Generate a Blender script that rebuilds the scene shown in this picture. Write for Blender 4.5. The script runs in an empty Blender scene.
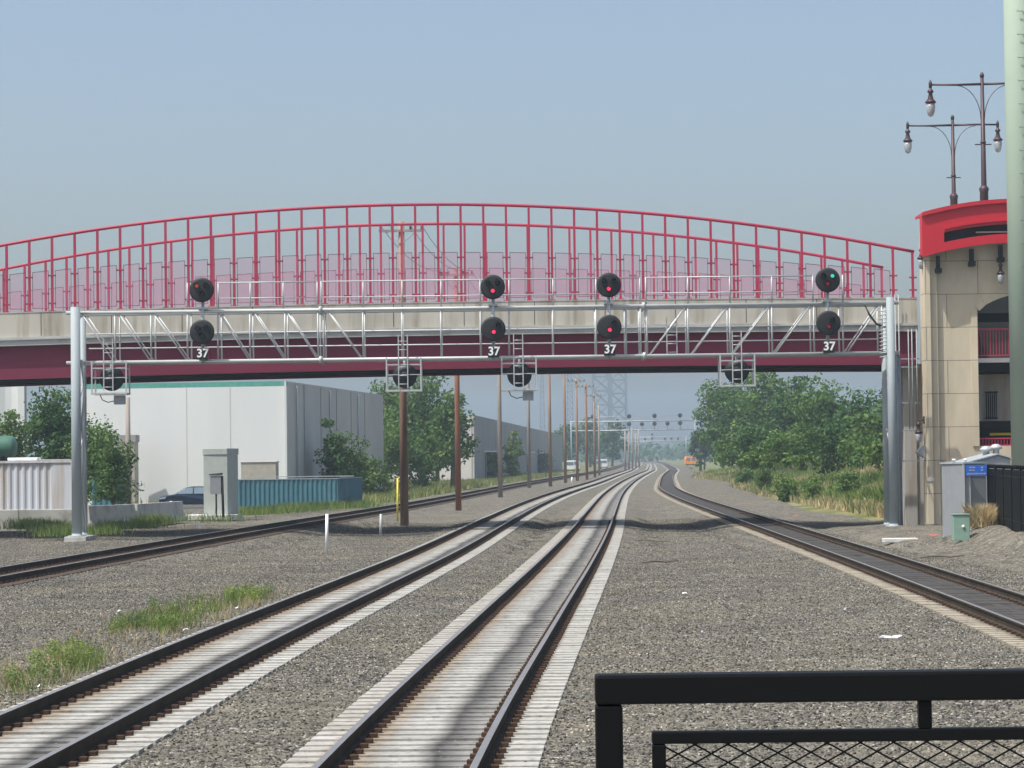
import bpy, math, random
import numpy as np
from mathutils import Vector, Matrix
random.seed(7); rng = np.random.default_rng(7)
S = bpy.context.scene
COL = S.collection
PI = math.pi
# ------------------------------------------------------------------ camera
F = 2500.0; PHI = math.atan(0.0122); PIT = math.atan(73/2500); CZ = 3.2
def ray(x, y):
    dx = x-512; dy = 384-y
    u = dx*math.cos(PHI)+dy*math.sin(PHI); v = -dx*math.sin(PHI)+dy*math.cos(PHI)
    return (u, F*math.cos(PIT)-v*math.sin(PIT), F*math.sin(PIT)+v*math.cos(PIT))
def P(x, y, D):            # world point at depth D
    r = ray(x, y); t = D/r[1]; return Vector((r[0]*t, D, CZ+r[2]*t))
def PX(x, y, D): return P(x, y, D).x
def PZ(x, y, D): return P(x, y, D).z
def G(x, y, z=0.1):
    r = ray(x, y); t = (z-CZ)/r[2]; return Vector((r[0]*t, r[1]*t, z))
cam = bpy.data.cameras.new('camera'); co = bpy.data.objects.new('camera', cam); COL.objects.link(co)
cam.sensor_width = 36; cam.lens = F*36/1024; cam.clip_start = 0.1; cam.clip_end = 8000
co.matrix_world = Matrix.Translation((0, 0, CZ)) @ Matrix.Rotation(PI/2+PIT, 4, 'X') @ Matrix.Rotation(-PHI, 4, 'Z')
S.camera = co
# ------------------------------------------------------------------ materials
def nodes(name):
    m = bpy.data.materials.new(name); m.use_nodes = True
    nt = m.node_tree; return m, nt, nt.nodes['Principled BSDF']
def ramp(nt, stops, interp='LINEAR'):
    r = nt.nodes.new('ShaderNodeValToRGB'); e = r.color_ramp.elements; r.color_ramp.interpolation = interp
    e[0].position, e[0].color = stops[0][0], (*stops[0][1], 1); e[1].position, e[1].color = stops[-1][0], (*stops[-1][1], 1)
    for p, c in stops[1:-1]:
        q = e.new(p); q.color = (*c, 1)
    return r
def noise(nt, scale, detail=4, coord='Object', stretch=None, rough=.6):
    tc = nt.nodes.new('ShaderNodeTexCoord') if coord != 'pos' else nt.nodes.new('ShaderNodeNewGeometry')
    out = tc.outputs['Position'] if coord == 'pos' else tc.outputs[coord]
    if stretch:
        mp = nt.nodes.new('ShaderNodeMapping'); mp.inputs['Scale'].default_value = stretch
        nt.links.new(out, mp.inputs['Vector']); out = mp.outputs['Vector']
    n = nt.nodes.new('ShaderNodeTexNoise'); n.inputs['Scale'].default_value = scale; n.inputs['Detail'].default_value = detail
    n.inputs['Roughness'].default_value = rough
    nt.links.new(out, n.inputs['Vector']); return n
def mix(nt, fac, a, b, mode='MIX'):
    m = nt.nodes.new('ShaderNodeMix'); m.data_type = 'RGBA'; m.blend_type = mode
    for s, v in ((0, fac), (6, a), (7, b)):
        if isinstance(v, (int, float)): m.inputs[s].default_value = v
        elif isinstance(v, tuple): m.inputs[s].default_value = (*v, 1)
        else: nt.links.new(v, m.inputs[s])
    return m.outputs[2]
def mat(name, c, rough=.6, metal=0, var=.15, scale=3, stretch=None, bump=0, stain=None):
    m, nt, b = nodes(name)
    n = noise(nt, scale, 5, 'pos', stretch)
    lo = tuple(x*(1-var) for x in c); hi = tuple(min(1, x*(1+var)) for x in c)
    r = ramp(nt, [(.3, lo), (.7, hi)]); nt.links.new(n.outputs['Fac'], r.inputs[0]); o = r.outputs[0]
    if stain:
        n2 = noise(nt, stain[1], 5, 'pos', stain[2] if len(stain) > 2 else None)
        r2 = ramp(nt, [(.48, (0, 0, 0)), (.68, (1, 1, 1))]); nt.links.new(n2.outputs['Fac'], r2.inputs[0])
        o = mix(nt, r2.outputs[0], o, stain[0])
    nt.links.new(o, b.inputs['Base Color'])
    b.inputs['Roughness'].default_value = rough; b.inputs['Metallic'].default_value = metal
    if bump:
        bp = nt.nodes.new('ShaderNodeBump'); bp.inputs['Strength'].default_value = bump; bp.inputs['Distance'].default_value = .02
        nt.links.new(n.outputs['Fac'], bp.inputs['Height']); nt.links.new(bp.outputs[0], b.inputs['Normal'])
    return m
def emis(name, c, s):
    m, nt, b = nodes(name); b.inputs['Base Color'].default_value = (*[x*.3 for x in c], 1)
    b.inputs['Emission Color'].default_value = (*c, 1); b.inputs['Emission Strength'].default_value = s; return m
def gravel(name, cols, dirt, bumpd=.05):
    m, nt, b = nodes(name)
    g = nt.nodes.new('ShaderNodeNewGeometry')
    v = nt.nodes.new('ShaderNodeTexVoronoi'); v.inputs['Scale'].default_value = 16; nt.links.new(g.outputs['Position'], v.inputs['Vector'])
    sp = nt.nodes.new('ShaderNodeSeparateColor'); nt.links.new(v.outputs['Color'], sp.inputs[0])
    r = ramp(nt, cols, 'CONSTANT'); nt.links.new(sp.outputs[0], r.inputs[0])
    v3 = nt.nodes.new('ShaderNodeTexVoronoi'); v3.inputs['Scale'].default_value = 5.5; nt.links.new(g.outputs['Position'], v3.inputs['Vector'])
    sp3 = nt.nodes.new('ShaderNodeSeparateColor'); nt.links.new(v3.outputs['Color'], sp3.inputs[0])
    r3 = ramp(nt, [(0, (.72, .72, .72)), (.5, (1, 1, 1)), (1, (1.25, 1.23, 1.2))]); nt.links.new(sp3.outputs[0], r3.inputs[0])
    o = mix(nt, 1.0, r.outputs[0], r3.outputs[0], 'MULTIPLY')
    n = noise(nt, .22, 6, 'pos'); rn = ramp(nt, [(.42, (0, 0, 0)), (.7, (.75, .75, .75))]); nt.links.new(n.outputs['Fac'], rn.inputs[0])
    o = mix(nt, rn.outputs[0], o, dirt)
    n2 = noise(nt, 1.3, 6, 'pos'); rn2 = ramp(nt, [(.3, (.72, .71, .69)), (.68, (1.25, 1.22, 1.15))]); nt.links.new(n2.outputs['Fac'], rn2.inputs[0])
    o = mix(nt, 1.0, o, rn2.outputs[0], 'MULTIPLY')
    nt.links.new(o, b.inputs['Base Color']); b.inputs['Roughness'].default_value = .9
    bp = nt.nodes.new('ShaderNodeBump'); bp.inputs['Distance'].default_value = bumpd; bp.inputs['Strength'].default_value = .9
    v2 = nt.nodes.new('ShaderNodeTexVoronoi'); v2.inputs['Scale'].default_value = 16; v2.feature = 'SMOOTH_F1'; nt.links.new(g.outputs['Position'], v2.inputs['Vector'])
    inv = nt.nodes.new('ShaderNodeMath'); inv.operation = 'SUBTRACT'; inv.inputs[0].default_value = 1; nt.links.new(v2.outputs['Distance'], inv.inputs[1])
    nt.links.new(inv.outputs[0], bp.inputs['Height']); nt.links.new(bp.outputs[0], b.inputs['Normal'])
    return m
BC = [(0, (.036, .036, .034)), (.2, (.122, .118, .102)), (.42, (.168, .164, .147)), (.64, (.085, .086, .082)), (.78, (.2, .187, .16)), (.95, (.35, .345, .32))]
M = {}
M['ballast'] = gravel('ballast_stone', BC, (.18, .168, .14))
def stone_mat():
    m, nt, b = nodes('loose_stone')
    oi = nt.nodes.new('ShaderNodeObjectInfo')
    r = ramp(nt, BC, 'CONSTANT'); nt.links.new(oi.outputs['Random'], r.inputs[0])
    n = noise(nt, .55, 7, 'pos'); rn = ramp(nt, [(.3, (.68, .66, .63)), (.5, (1, 1, 1)), (.72, (1.3, 1.25, 1.15))]); nt.links.new(n.outputs['Fac'], rn.inputs[0])
    n2 = noise(nt, .16, 5, 'pos'); r2 = ramp(nt, [(.42, (.95, .95, .95)), (.62, (1.1, 1.07, 1))]); nt.links.new(n2.outputs['Fac'], r2.inputs[0])
    o = mix(nt, 1., mix(nt, 1., r.outputs[0], rn.outputs[0], 'MULTIPLY'), r2.outputs[0], 'MULTIPLY')
    nt.links.new(o, b.inputs['Base Color']); b.inputs['Roughness'].default_value = .9; return m
M['stone'] = stone_mat()
def ground_mat():
    m, nt, b = nodes('grassy_soil')
    n = noise(nt, .12, 8, 'pos'); r = ramp(nt, [(.3, (.09, .12, .035)), (.5, (.13, .15, .055)), (.62, (.26, .22, .13)), (.75, (.3, .25, .17))])
    nt.links.new(n.outputs['Fac'], r.inputs[0]); n2 = noise(nt, 4, 6, 'pos')
    r2 = ramp(nt, [(.3, (.7, .7, .7)), (.7, (1.2, 1.2, 1.2))]); nt.links.new(n2.outputs['Fac'], r2.inputs[0])
    nt.links.new(mix(nt, 1., r.outputs[0], r2.outputs[0], 'MULTIPLY'), b.inputs['Base Color']); b.inputs['Roughness'].default_value = .95; return m
M['ground'] = ground_mat()
M['asphalt'] = mat('asphalt', (.1, .1, .1), .9, var=.2, scale=1)
def tie_mat(name, cols, dirt, centre, allin=False):
    # u = metres across the track, v = metres along
    m, nt, b = nodes(name)
    uv = nt.nodes.new('ShaderNodeUVMap'); uv.uv_map = 'UVMap'
    sx = nt.nodes.new('ShaderNodeSeparateXYZ'); nt.links.new(uv.outputs[0], sx.inputs[0])
    n = noise(nt, 1.1, 6, 'pos'); r = ramp(nt, [(.3, cols[0]), (.7, cols[1])]); nt.links.new(n.outputs['Fac'], r.inputs[0])
    nw = noise(nt, .35, 3, 'pos')
    ad = nt.nodes.new('ShaderNodeMath'); ad.operation = 'MULTIPLY_ADD'; ad.inputs[1].default_value = .35; nt.links.new(nw.outputs['Fac'], ad.inputs[0]); nt.links.new(sx.outputs[0], ad.inputs[2])
    mr = nt.nodes.new('ShaderNodeMapRange'); mr.inputs[1].default_value = -1.5; mr.inputs[2].default_value = 1.5; nt.links.new(ad.outputs[0], mr.inputs[0])
    f = lambda x: (x+.17+1.5)/3.0
    k = centre
    rr = ramp(nt, [(f(-1.02), (.12,)*3), (f(-.82), (.85,)*3), (f(-.58), (.8,)*3), (f(-.34), (.22,)*3), (f(-.2), (.05,)*3), (f(.0), (.1,)*3), (f(.2), (k,)*3), (f(.36), (k*.75,)*3), (f(.52), (.45,)*3), (f(.68), (.75,)*3), (f(.82), (.85,)*3), (f(1.0), (0,)*3)])
    if allin:
        for e in rr.color_ramp.elements:
            if f(-.85) < e.position < f(.85): e.color = (centre, centre, centre, 1)
    nt.links.new(mr.outputs[0], rr.inputs[0])
    rc = ramp(nt, [(f(-.5), dirt), (f(-.3), (.06, .06, .062)), (f(.55), (.06, .06, .062)), (f(.7), dirt)]); nt.links.new(mr.outputs[0], rc.inputs[0])
    o = mix(nt, rr.outputs[0], r.outputs[0], rc.outputs[0])
    n3 = noise(nt, 9, 5, 'pos'); r3 = ramp(nt, [(.3, (.55,)*3), (.45, (.95,)*3), (.65, (1.1,)*3)]); nt.links.new(n3.outputs['Fac'], r3.inputs[0])
    o = mix(nt, 1., o, r3.outputs[0], 'MULTIPLY')
    nt.links.new(o, b.inputs['Base Color']); b.inputs['Roughness'].default_value = .85; return m
M['tie_pale'] = tie_mat('concrete_tie', ((.31, .305, .275), (.44, .435, .41)), (.24, .18, .12), .92)
M['tie_dark'] = tie_mat('soiled_tie', ((.3, .27, .21), (.4, .36, .29)), (.07, .06, .05), .93, True)
M['tie_wood'] = mat('timber_tie', (.1, .08, .065), .9, scale=3)
M['grime'] = mat('oily_ballast', (.06, .057, .052), .9, var=.75, scale=1.3, stretch=(3, .05, 1))
M['rail'] = mat('rail_steel', (.06, .048, .037), .8, 0, var=.25, scale=2)
M['railtop'] = mat('worn_rail_head', (.3, .29, .28), .45, .6, var=.1)
M['clip'] = mat('rusty_clip', (.07, .045, .033), .85, 0)
M['galv'] = mat('galvanised_steel', (.44, .46, .46), .5, .2, var=.1, scale=1.5)
M['galv_dull'] = mat('weathered_galvanised', (.3, .345, .365), .7, .05, var=.15, scale=1.2, stretch=(1, 1, .2))
M['red'] = mat('red_painted_steel', (.37, .024, .068), .55, var=.12, scale=.8)
M['canopy'] = mat('bright_red_panel', (.5, .014, .03), .5, var=.06, scale=.6)
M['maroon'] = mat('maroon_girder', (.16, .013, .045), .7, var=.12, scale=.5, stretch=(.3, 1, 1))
M['conc'] = mat('parapet_concrete', (.47, .45, .39), .85, var=.12, scale=.6, stretch=(1, 1, .25), stain=((.3, .27, .21), 1.1, (1.6, 1, .12)))
M['ledge'] = mat('ledge_concrete', (.4, .41, .4), .8, var=.12, scale=.5, stain=((.27, .26, .24), 1.3, (.5, 1, 1)))
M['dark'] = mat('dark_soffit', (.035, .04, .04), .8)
M['pier'] = mat('pier_concrete', (.42, .41, .38), .85, var=.15, scale=.5, stretch=(1, 1, .2), stain=((.33, .26, .2), .8, (2, 2, .2)))
M['black'] = mat('black_paint', (.004, .0045, .005), .5, var=.1)
M['black'].node_tree.nodes['Principled BSDF'].inputs['Specular IOR Level'].default_value = .12
M['blackmatt'] = mat('matt_black', (.007, .009, .012), .65, var=.2)
M['white'] = mat('white_paint', (.8, .8, .8), .5, var=.04)
M['wood'] = mat('weathered_pole_wood', (.27, .18, .13), .85, var=.25, scale=1.5, stretch=(3, 3, .3))
M['wood_red'] = mat('red_brown_pole_wood', (.27, .12, .07), .85, var=.25, scale=1.5, stretch=(3, 3, .3))
M['wood_grey'] = mat('grey_pole_wood', (.28, .25, .22), .85, var=.25, scale=1.5, stretch=(3, 3, .3))
M['insul'] = mat('insulator', (.12, .1, .09), .3)
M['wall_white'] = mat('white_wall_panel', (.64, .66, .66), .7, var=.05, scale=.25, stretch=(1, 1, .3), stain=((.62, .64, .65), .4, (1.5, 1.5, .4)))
M['wall_grey_shade'] = mat('grey_shaded_side_wall', (.56, .53, .5), .8, var=.07, scale=.3)  # warehouse side wall's shade is put into this grey; roofs and trims share it
M['teal'] = mat('teal_band', (.08, .3, .25), .6)
M['bluegreen'] = mat('blue_green_sheet', (.045, .14, .18), .6, var=.2, scale=.5, stain=((.08, .2, .23), .8))
M['beige'] = mat('beige_panel', (.4, .37, .31), .7)
M['shed'] = mat('sage_grey_cabinet', (.36, .4, .37), .6, var=.08)
M['green_pole'] = mat('pale_green_pole', (.33, .41, .33), .75, var=.06, scale=.4)
M['cab'] = mat('grey_signal_cabinet', (.3, .32, .34), .45, .2, var=.08)
M['cab_side'] = mat('grey_cabinet_door', (.3, .32, .34), .45, .2, var=.08)
M['ped'] = mat('green_pedestal', (.22, .34, .28), .5, var=.06)
M['bluesign'] = mat('blue_sign', (.02, .12, .5), .4, var=.03)
M['yellow'] = mat('yellow_plastic', (.75, .62, .03), .5)
M['orange'] = mat('orange_paint', (.85, .27, .02), .45)
M['carblue'] = mat('dark_blue_car_paint', (.02, .035, .065), .2, .3, var=.03)
M['glass'] = mat('tinted_glass', (.14, .2, .24), .08, var=.05)
M['tyre'] = mat('tyre_rubber', (.02, .02, .02), .9)
M['container'] = mat('white_container_paint', (.6, .64, .7), .6, var=.04, scale=.6, stretch=(1, 1, .3), stain=((.5, .46, .42), .7, (3, 3, .3)))
M['tank'] = mat('green_tank', (.07, .17, .12), .4)
M['warehouse'] = mat('dark_warehouse_siding', (.3, .29, .28), .8, var=.15, scale=.2, stretch=(1, 1, .3))
M['lattice'] = mat('blue_grey_lattice', (.16, .2, .25), .6)
M['lampbrown'] = mat('brown_lamp_metal', (.055, .03, .035), .5, .2)
M['globe'] = mat('frosted_lamp_glass', (.34, .36, .38), .25)
M['fabric'] = mat('white_litter', (.85, .85, .85), .8)
M['redlitter'] = mat('red_litter', (.6, .04, .04), .8)
M['bark'] = mat('bark', (.13, .1, .08), .9, scale=3)
M['barrier'] = mat('barrier_concrete', (.52, .52, .49), .85, var=.12, scale=.8, stain=((.36, .35, .31), 1.2))
M['slab'] = mat('pale_slab', (.6, .6, .58), .8)
M['platform'] = mat('platform_concrete', (.45, .44, .42), .85, scale=1)
M['lens_red'] = emis('lit_red_lens', (1, .04, .12), 1.3)
M['lens_dim'] = emis('dim_red_lens', (.5, .02, .03), .3)
M['lens_orange'] = emis('dim_orange_lens', (.8, .12, .04), .35)
M['lens_green'] = emis('lit_green_lens', (.1, .8, .6), .7)
M['lens_off'] = mat('unlit_lens', (.03, .035, .045), .15)
def leafmat(name, a, b2, c):
    m, nt, b = nodes(name)
    g = nt.nodes.new('ShaderNodeNewGeometry')
    r = ramp(nt, [(0, a), (.5, b2), (1, c)]); nt.links.new(g.outputs['Random Per Island'], r.inputs[0])
    n = noise(nt, .5, 3, 'pos'); r2 = ramp(nt, [(.35, (.6, .7, .6)), (.65, (1.3, 1.25, 1.1))]); nt.links.new(n.outputs['Fac'], r2.inputs[0])
    o = mix(nt, 1., r.outputs[0], r2.outputs[0], 'MULTIPLY'); nt.links.new(o, b.inputs['Base Color'])
    b.inputs['Roughness'].default_value = .6; b.inputs['Specular IOR Level'].default_value = .3
    tr = nt.nodes.new('ShaderNodeBsdfTranslucent'); nt.links.new(o, tr.inputs[0])
    ms = nt.nodes.new('ShaderNodeMixShader'); ms.inputs[0].default_value = .35
    out = nt.nodes['Material Output']; nt.links.new(b.outputs[0], ms.inputs[1]); nt.links.new(tr.outputs[0], ms.inputs[2]); nt.links.new(ms.outputs[0], out.inputs[0])
    return m
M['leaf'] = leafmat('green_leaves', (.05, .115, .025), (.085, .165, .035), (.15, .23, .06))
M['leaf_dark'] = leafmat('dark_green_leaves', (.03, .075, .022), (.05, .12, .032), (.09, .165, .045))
M['leaf_light'] = leafmat('light_green_leaves', (.07, .13, .03), (.11, .19, .045), (.16, .25, .06))
M['grass'] = leafmat('green_grass_blades', (.1, .17, .035), (.17, .25, .06), (.27, .3, .13))
M['grass_tan'] = leafmat('dry_grass_blades', (.42, .33, .2), (.5, .4, .27), (.4, .38, .2))
M['grass_mix'] = leafmat('mixed_grass_blades', (.12, .2, .04), (.24, .28, .1), (.42, .36, .22))
M['tuft'] = leafmat('straw_tuft_blades', (.66, .5, .32), (.75, .6, .42), (.55, .4, .25))
def alpha_mesh(name, c, a):
    m, nt, b = nodes(name); b.inputs['Base Color'].default_value = (*c, 1); b.inputs['Roughness'].default_value = .6
    b.inputs['Alpha'].default_value = a; return m
M['panel'] = alpha_mesh('red_perforated_mesh', (.5, .16, .27), .27)
def masonry():
    m, nt, b = nodes('pale_stone_blocks')
    tc = nt.nodes.new('ShaderNodeNewGeometry'); sx = nt.nodes.new('ShaderNodeSeparateXYZ'); nt.links.new(tc.outputs['Position'], sx.inputs[0])
    ad = nt.nodes.new('ShaderNodeMath'); ad.operation = 'ADD'; nt.links.new(sx.outputs[0], ad.inputs[0]); nt.links.new(sx.outputs[1], ad.inputs[1])
    cb = nt.nodes.new('ShaderNodeCombineXYZ'); nt.links.new(ad.outputs[0], cb.inputs[0]); nt.links.new(sx.outputs[2], cb.inputs[1])
    br = nt.nodes.new('ShaderNodeTexBrick'); nt.links.new(cb.outputs[0], br.inputs[0]); br.inputs['Scale'].default_value = 1
    br.inputs['Brick Width'].default_value = 2.7; br.inputs['Row Height'].default_value = 1.42; br.inputs['Mortar Size'].default_value = .014; br.offset = .5
    br.inputs['Color1'].default_value = (.6, .53, .4, 1); br.inputs['Color2'].default_value = (.55, .48, .36, 1); br.inputs['Mortar'].default_value = (.2, .18, .15, 1)
    n = noise(nt, .7, 6, 'pos', (1, 1, .35)); r = ramp(nt, [(.35, (.8, .8, .8)), (.7, (1.1, 1.1, 1.1))]); nt.links.new(n.outputs['Fac'], r.inputs[0])
    nt.links.new(mix(nt, 1., br.outputs[0], r.outputs[0], 'MULTIPLY'), b.inputs['Base Color']); b.inputs['Roughness'].default_value = .85; return m
M['masonry'] = masonry()
for k_ in ('ballast', 'stone', 'ground', 'asphalt', 'tie_pale', 'tie_dark', 'tie_wood', 'grime', 'barrier', 'slab', 'conc', 'ledge', 'pier', 'dark', 'rail', 'clip', 'masonry'):
    if k_ in M: M[k_].node_tree.nodes['Principled BSDF'].inputs['Specular IOR Level'].default_value = .04
# ------------------------------------------------------------------ mesh helpers
class MB:
    def __init__(s): s.v = []; s.f = []; s.m = []; s.sm = []; s.mats = []; s.uv = None
    def mi(s, m):
        if m not in s.mats: s.mats.append(m)
        return s.mats.index(m)
    def add(s, vs, fs, m, smooth=False):
        o = len(s.v); s.v += [tuple(v) for v in vs]; i = s.mi(m)
        for f in fs: s.f.append([o+k for k in f]); s.m.append(i); s.sm.append(smooth)
        return s
    def box(s, x0, x1, y0, y1, z0, z1, m='white'):
        return s.add([(x0, y0, z0), (x1, y0, z0), (x1, y1, z0), (x0, y1, z0), (x0, y0, z1), (x1, y0, z1), (x1, y1, z1), (x0, y1, z1)],
                     [(0, 3, 2, 1), (4, 5, 6, 7), (0, 1, 5, 4), (1, 2, 6, 5), (2, 3, 7, 6), (3, 0, 4, 7)], m)
    def bar(s, a, b, w, h, m='white', up=(0, 0, 1)):
        a = Vector(a); b = Vector(b); d = (b-a).normalized(); u = Vector(up)
        if abs(d.dot(u)) > .95: u = Vector((0, 1, 0))
        r = d.cross(u).normalized()*w/2; t = r.cross(d).normalized()*h/2
        vs = [a-r-t, a+r-t, a+r+t, a-r+t, b-r-t, b+r-t, b+r+t, b-r+t]
        return s.add(vs, [(0, 1, 2, 3), (7, 6, 5, 4), (0, 4, 5, 1), (1, 5, 6, 2), (2, 6, 7, 3), (3, 7, 4, 0)], m)
    def tube(s, pts, rad, m='white', n=10, cap=True):
        pts = [Vector(p) for p in pts]; rad = rad if isinstance(rad, (list, tuple)) else [rad]*len(pts)
        vs = []; fs = []
        for i, p in enumerate(pts):
            d = (pts[min(i+1, len(pts)-1)]-pts[max(i-1, 0)]).normalized()
            u = Vector((0, 0, 1)) if abs(d.z) < .9 else Vector((0, 1, 0))
            r = d.cross(u).normalized(); t = r.cross(d)
            for k in range(n):
                a = 2*PI*k/n; vs.append(p+(r*math.cos(a)+t*math.sin(a))*rad[i])
        for i in range(len(pts)-1):
            for k in range(n): fs.append((i*n+k, i*n+(k+1) % n, (i+1)*n+(k+1) % n, (i+1)*n+k))
        s.add(vs, fs, m, True)
        if cap:
            o = len(s.v)-len(vs); i = s.mi(m)
            s.f.append([o+k for k in range(n)][::-1]); s.m.append(i); s.sm.append(False)
            s.f.append([o+(len(pts)-1)*n+k for k in range(n)]); s.m.append(i); s.sm.append(False)
        return s
    def lathe(s, c, prof, m='white', n=20, axis='Z'):   # prof (r, h)
        vs = []; fs = []; c = Vector(c)
        for r, h in prof:
            for k in range(n):
                a = 2*PI*k/n; p = (r*math.cos(a), r*math.sin(a), h)
                if axis == 'Y': p = (p[0], h, p[1])
                if axis == 'X': p = (h, p[0], p[1])
                vs.append(c+Vector(p))
        for i in range(len(prof)-1):
            for k in range(n): fs.append((i*n+k, i*n+(k+1) % n, (i+1)*n+(k+1) % n, (i+1)*n+k))
        fs.append([k for k in range(n)][::-1]); fs.append([(len(prof)-1)*n+k for k in range(n)])
        return s.add(vs, fs, m, True)
    def prism(s, poly, y0, y1, m='white', plane='XZ'):
        n = len(poly)
        f = (lambda a, b, y: (a, y, b)) if plane == 'XZ' else ((lambda a, b, y: (y, a, b)) if plane == 'YZ' else (lambda a, b, y: (a, b, y)))
        vs = [f(a, b, y0) for a, b in poly]+[f(a, b, y1) for a, b in poly]
        return s.add(vs, [list(range(n)), list(range(2*n-1, n-1, -1))]+[(i, i+n, (i+1) % n+n, (i+1) % n) for i in range(n)], m)
    def build(s, name, parent=None, loc=None, bevel=0, calc=True):
        me = bpy.data.meshes.new(name)
        off = Vector(loc) if loc is not None else Vector((0, 0, 0))
        me.from_pydata([(v[0]-off.x, v[1]-off.y, v[2]-off.z) for v in s.v], [], s.f)
        for k in s.mats: me.materials.append(M[k])
        me.polygons.foreach_set('material_index', s.m); me.polygons.foreach_set('use_smooth', s.sm)
        if s.uv is not None:
            l = me.uv_layers.new(name='UVMap'); vi = [0]*len(me.loops); me.loops.foreach_get('vertex_index', vi)
            l.data.foreach_set('uv', [c for i in vi for c in s.uv[i]])
        if calc:
            import bmesh
            bm = bmesh.new(); bm.from_mesh(me); bmesh.ops.recalc_face_normals(bm, faces=bm.faces); bm.to_mesh(me); bm.free()
        o = bpy.data.objects.new(name, me); COL.objects.link(o); o.location = off
        if any(s.sm) and not all(s.sm): pass
        if parent is not None:
            o.parent = parent; o.location = off-parent_world(parent)
        if bevel:
            bv = o.modifiers.new('edge', 'BEVEL'); bv.width = bevel; bv.segments = 2; bv.limit_method = 'ANGLE'
        return o
def parent_world(p):
    v = Vector(p.location)
    while p.parent: p = p.parent; v += Vector(p.location)
    return v
def tag(o, label, cat, group=None):
    o['label'] = label; o['category'] = cat
    if group: o['group'] = group
    return o
def empty(name, loc, label, cat, group=None):
    o = bpy.data.objects.new(name, None); COL.objects.link(o); o.location = loc; o.empty_display_size = .3
    return tag(o, label, cat, group)
def struct(o): o['kind'] = 'structure'; return o
def stuff(o, label=None, cat=None):
    o['kind'] = 'stuff'
    if label: tag(o, label, cat)
    return o
def copy_tree(o, parent=None):
    c = o.copy(); COL.objects.link(c); c.parent = parent
    for ch in list(o.children): copy_tree(ch, c)
    return c
def text_mb(mb, txt, size, c, m, thick=.02, spacing=1.0, off=.012):
    cu = bpy.data.curves.new('lettering', 'FONT'); cu.body = txt; cu.size = size; cu.align_x = 'CENTER'; cu.align_y = 'CENTER'; cu.extrude = thick/2; cu.offset = off; cu.resolution_u = 3
    ob = bpy.data.objects.new('lettering', cu); COL.objects.link(ob)
    bpy.context.view_layer.update()
    me = ob.to_mesh(); vs = [(c[0]+v.co.x, c[1]-v.co.z, c[2]+v.co.y) for v in me.vertices]; fs = [list(p.vertices) for p in me.polygons]
    mb.add(vs, fs, m); ob.to_mesh_clear(); bpy.data.objects.remove(ob); bpy.data.curves.remove(cu)
# ------------------------------------------------------------------ spline for tracks
class Line:
    def __init__(s, pts):
        pts = np.array(pts, float); Y = pts[:, 1]; X = pts[:, 0]
        ys = np.arange(Y[0], Y[-1], .5); m = np.gradient(X, Y)
        i = np.clip(np.searchsorted(Y, ys, 'right')-1, 0, len(Y)-2); h = Y[i+1]-Y[i]; t = (ys-Y[i])/h
        xs = (2*t**3-3*t**2+1)*X[i]+(t**3-2*t**2+t)*h*m[i]+(-2*t**3+3*t**2)*X[i+1]+(t**3-t**2)*h*m[i+1]
        k = np.ones(21)/21; xp = np.concatenate([xs[0]-(xs[1]-xs[0])*np.arange(10, 0, -1), xs, xs[-1]+(xs[-1]-xs[-2])*np.arange(1, 11)])
        s.ys = ys; s.xs = np.convolve(xp, k, 'valid')
        s.d = np.concatenate([[0], np.cumsum(np.hypot(np.diff(s.xs), np.diff(s.ys)))])
    def x(s, y): return float(np.interp(y, s.ys, s.xs))
    def at(s, d):
        y = float(np.interp(d, s.d, s.ys)); x = s.x(y); dx = s.x(y+1)-s.x(y-1); t = Vector((dx, 2, 0)).normalized()
        return Vector((x, y, 0)), t, Vector((t.y, -t.x, 0))
LC = Line([(-1.9, 0), (-1.6, 12), (-1.14, 24), (-.1, 43), (1.45, 70), (2.95, 98), (4.7, 134), (7.5, 190), (12.1, 270), (19.9, 390), (27.4, 500), (36, 650), (54.5, 1000), (75, 1600)])
LB = Line([(-6.4, 0), (-5.3, 27), (-4.75, 39), (-3.55, 60), (-2.85, 72), (-.75, 118), (.8, 151), (2.85, 188), (5.9, 235), (8, 265), (15.6, 385), (23, 500), (31.5, 650), (50, 1000), (70.5, 1600)])
LA = Line([(-17.8, 0), (-13.9, 65), (-11.1, 105), (-6.9, 156), (.6, 269), (9.2, 387), (17.6, 500), (26.6, 650), (45, 1000), (66, 1600)])
LD = Line([(7.6, 0), (9.35, 45), (9.8, 62), (10.45, 94), (11.15, 131), (11.85, 165), (13.9, 224), (16.6, 270), (24.6, 395), (32, 500), (40.6, 650), (59, 1000), (80, 1600)])
# ------------------------------------------------------------------ setting
b = MB().add([(-1800, -300, -.15), (1800, -300, -.15), (1800, 3000, -.15), (-1800, 3000, -.15)], [(0, 1, 2, 3)], 'ground'); struct(b.build('ground'))
ys = [-60, 0, 60, 118, 122, 150, 165, 180, 235, 270, 300, 350, 405, 450, 500, 550, 650, 800, 1000, 1300, 1590]
def leftb(y): return float(np.interp(y, [-60, 150, 162, 176], [-60, -60, -24, LA.x(176)-3.2])) if y < 176 else LA.x(y)-3.2
def rightb(y):
    if y < 118: return 60
    if y < 235: return float(np.interp(y, [118, 122, 150, 235], [60, 17.5, 17.3, LD.x(235)+5]))
    return LD.x(y)+5+2*math.sin(y*.03)
def ss(t): t = min(1, max(0, t)); return t*t*(3-2*t)
def balz(x, y):
    d = min(abs(x-l.x(y)) for l in (LA, LB, LC, LD))
    w = ss((y-62)/30)*ss((175-y)/30)
    return .09-w*(.2*ss((d-1.45)/1.2)+.03*math.sin(x*1.3+y*.2)*ss((d-1.6)/1))
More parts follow.
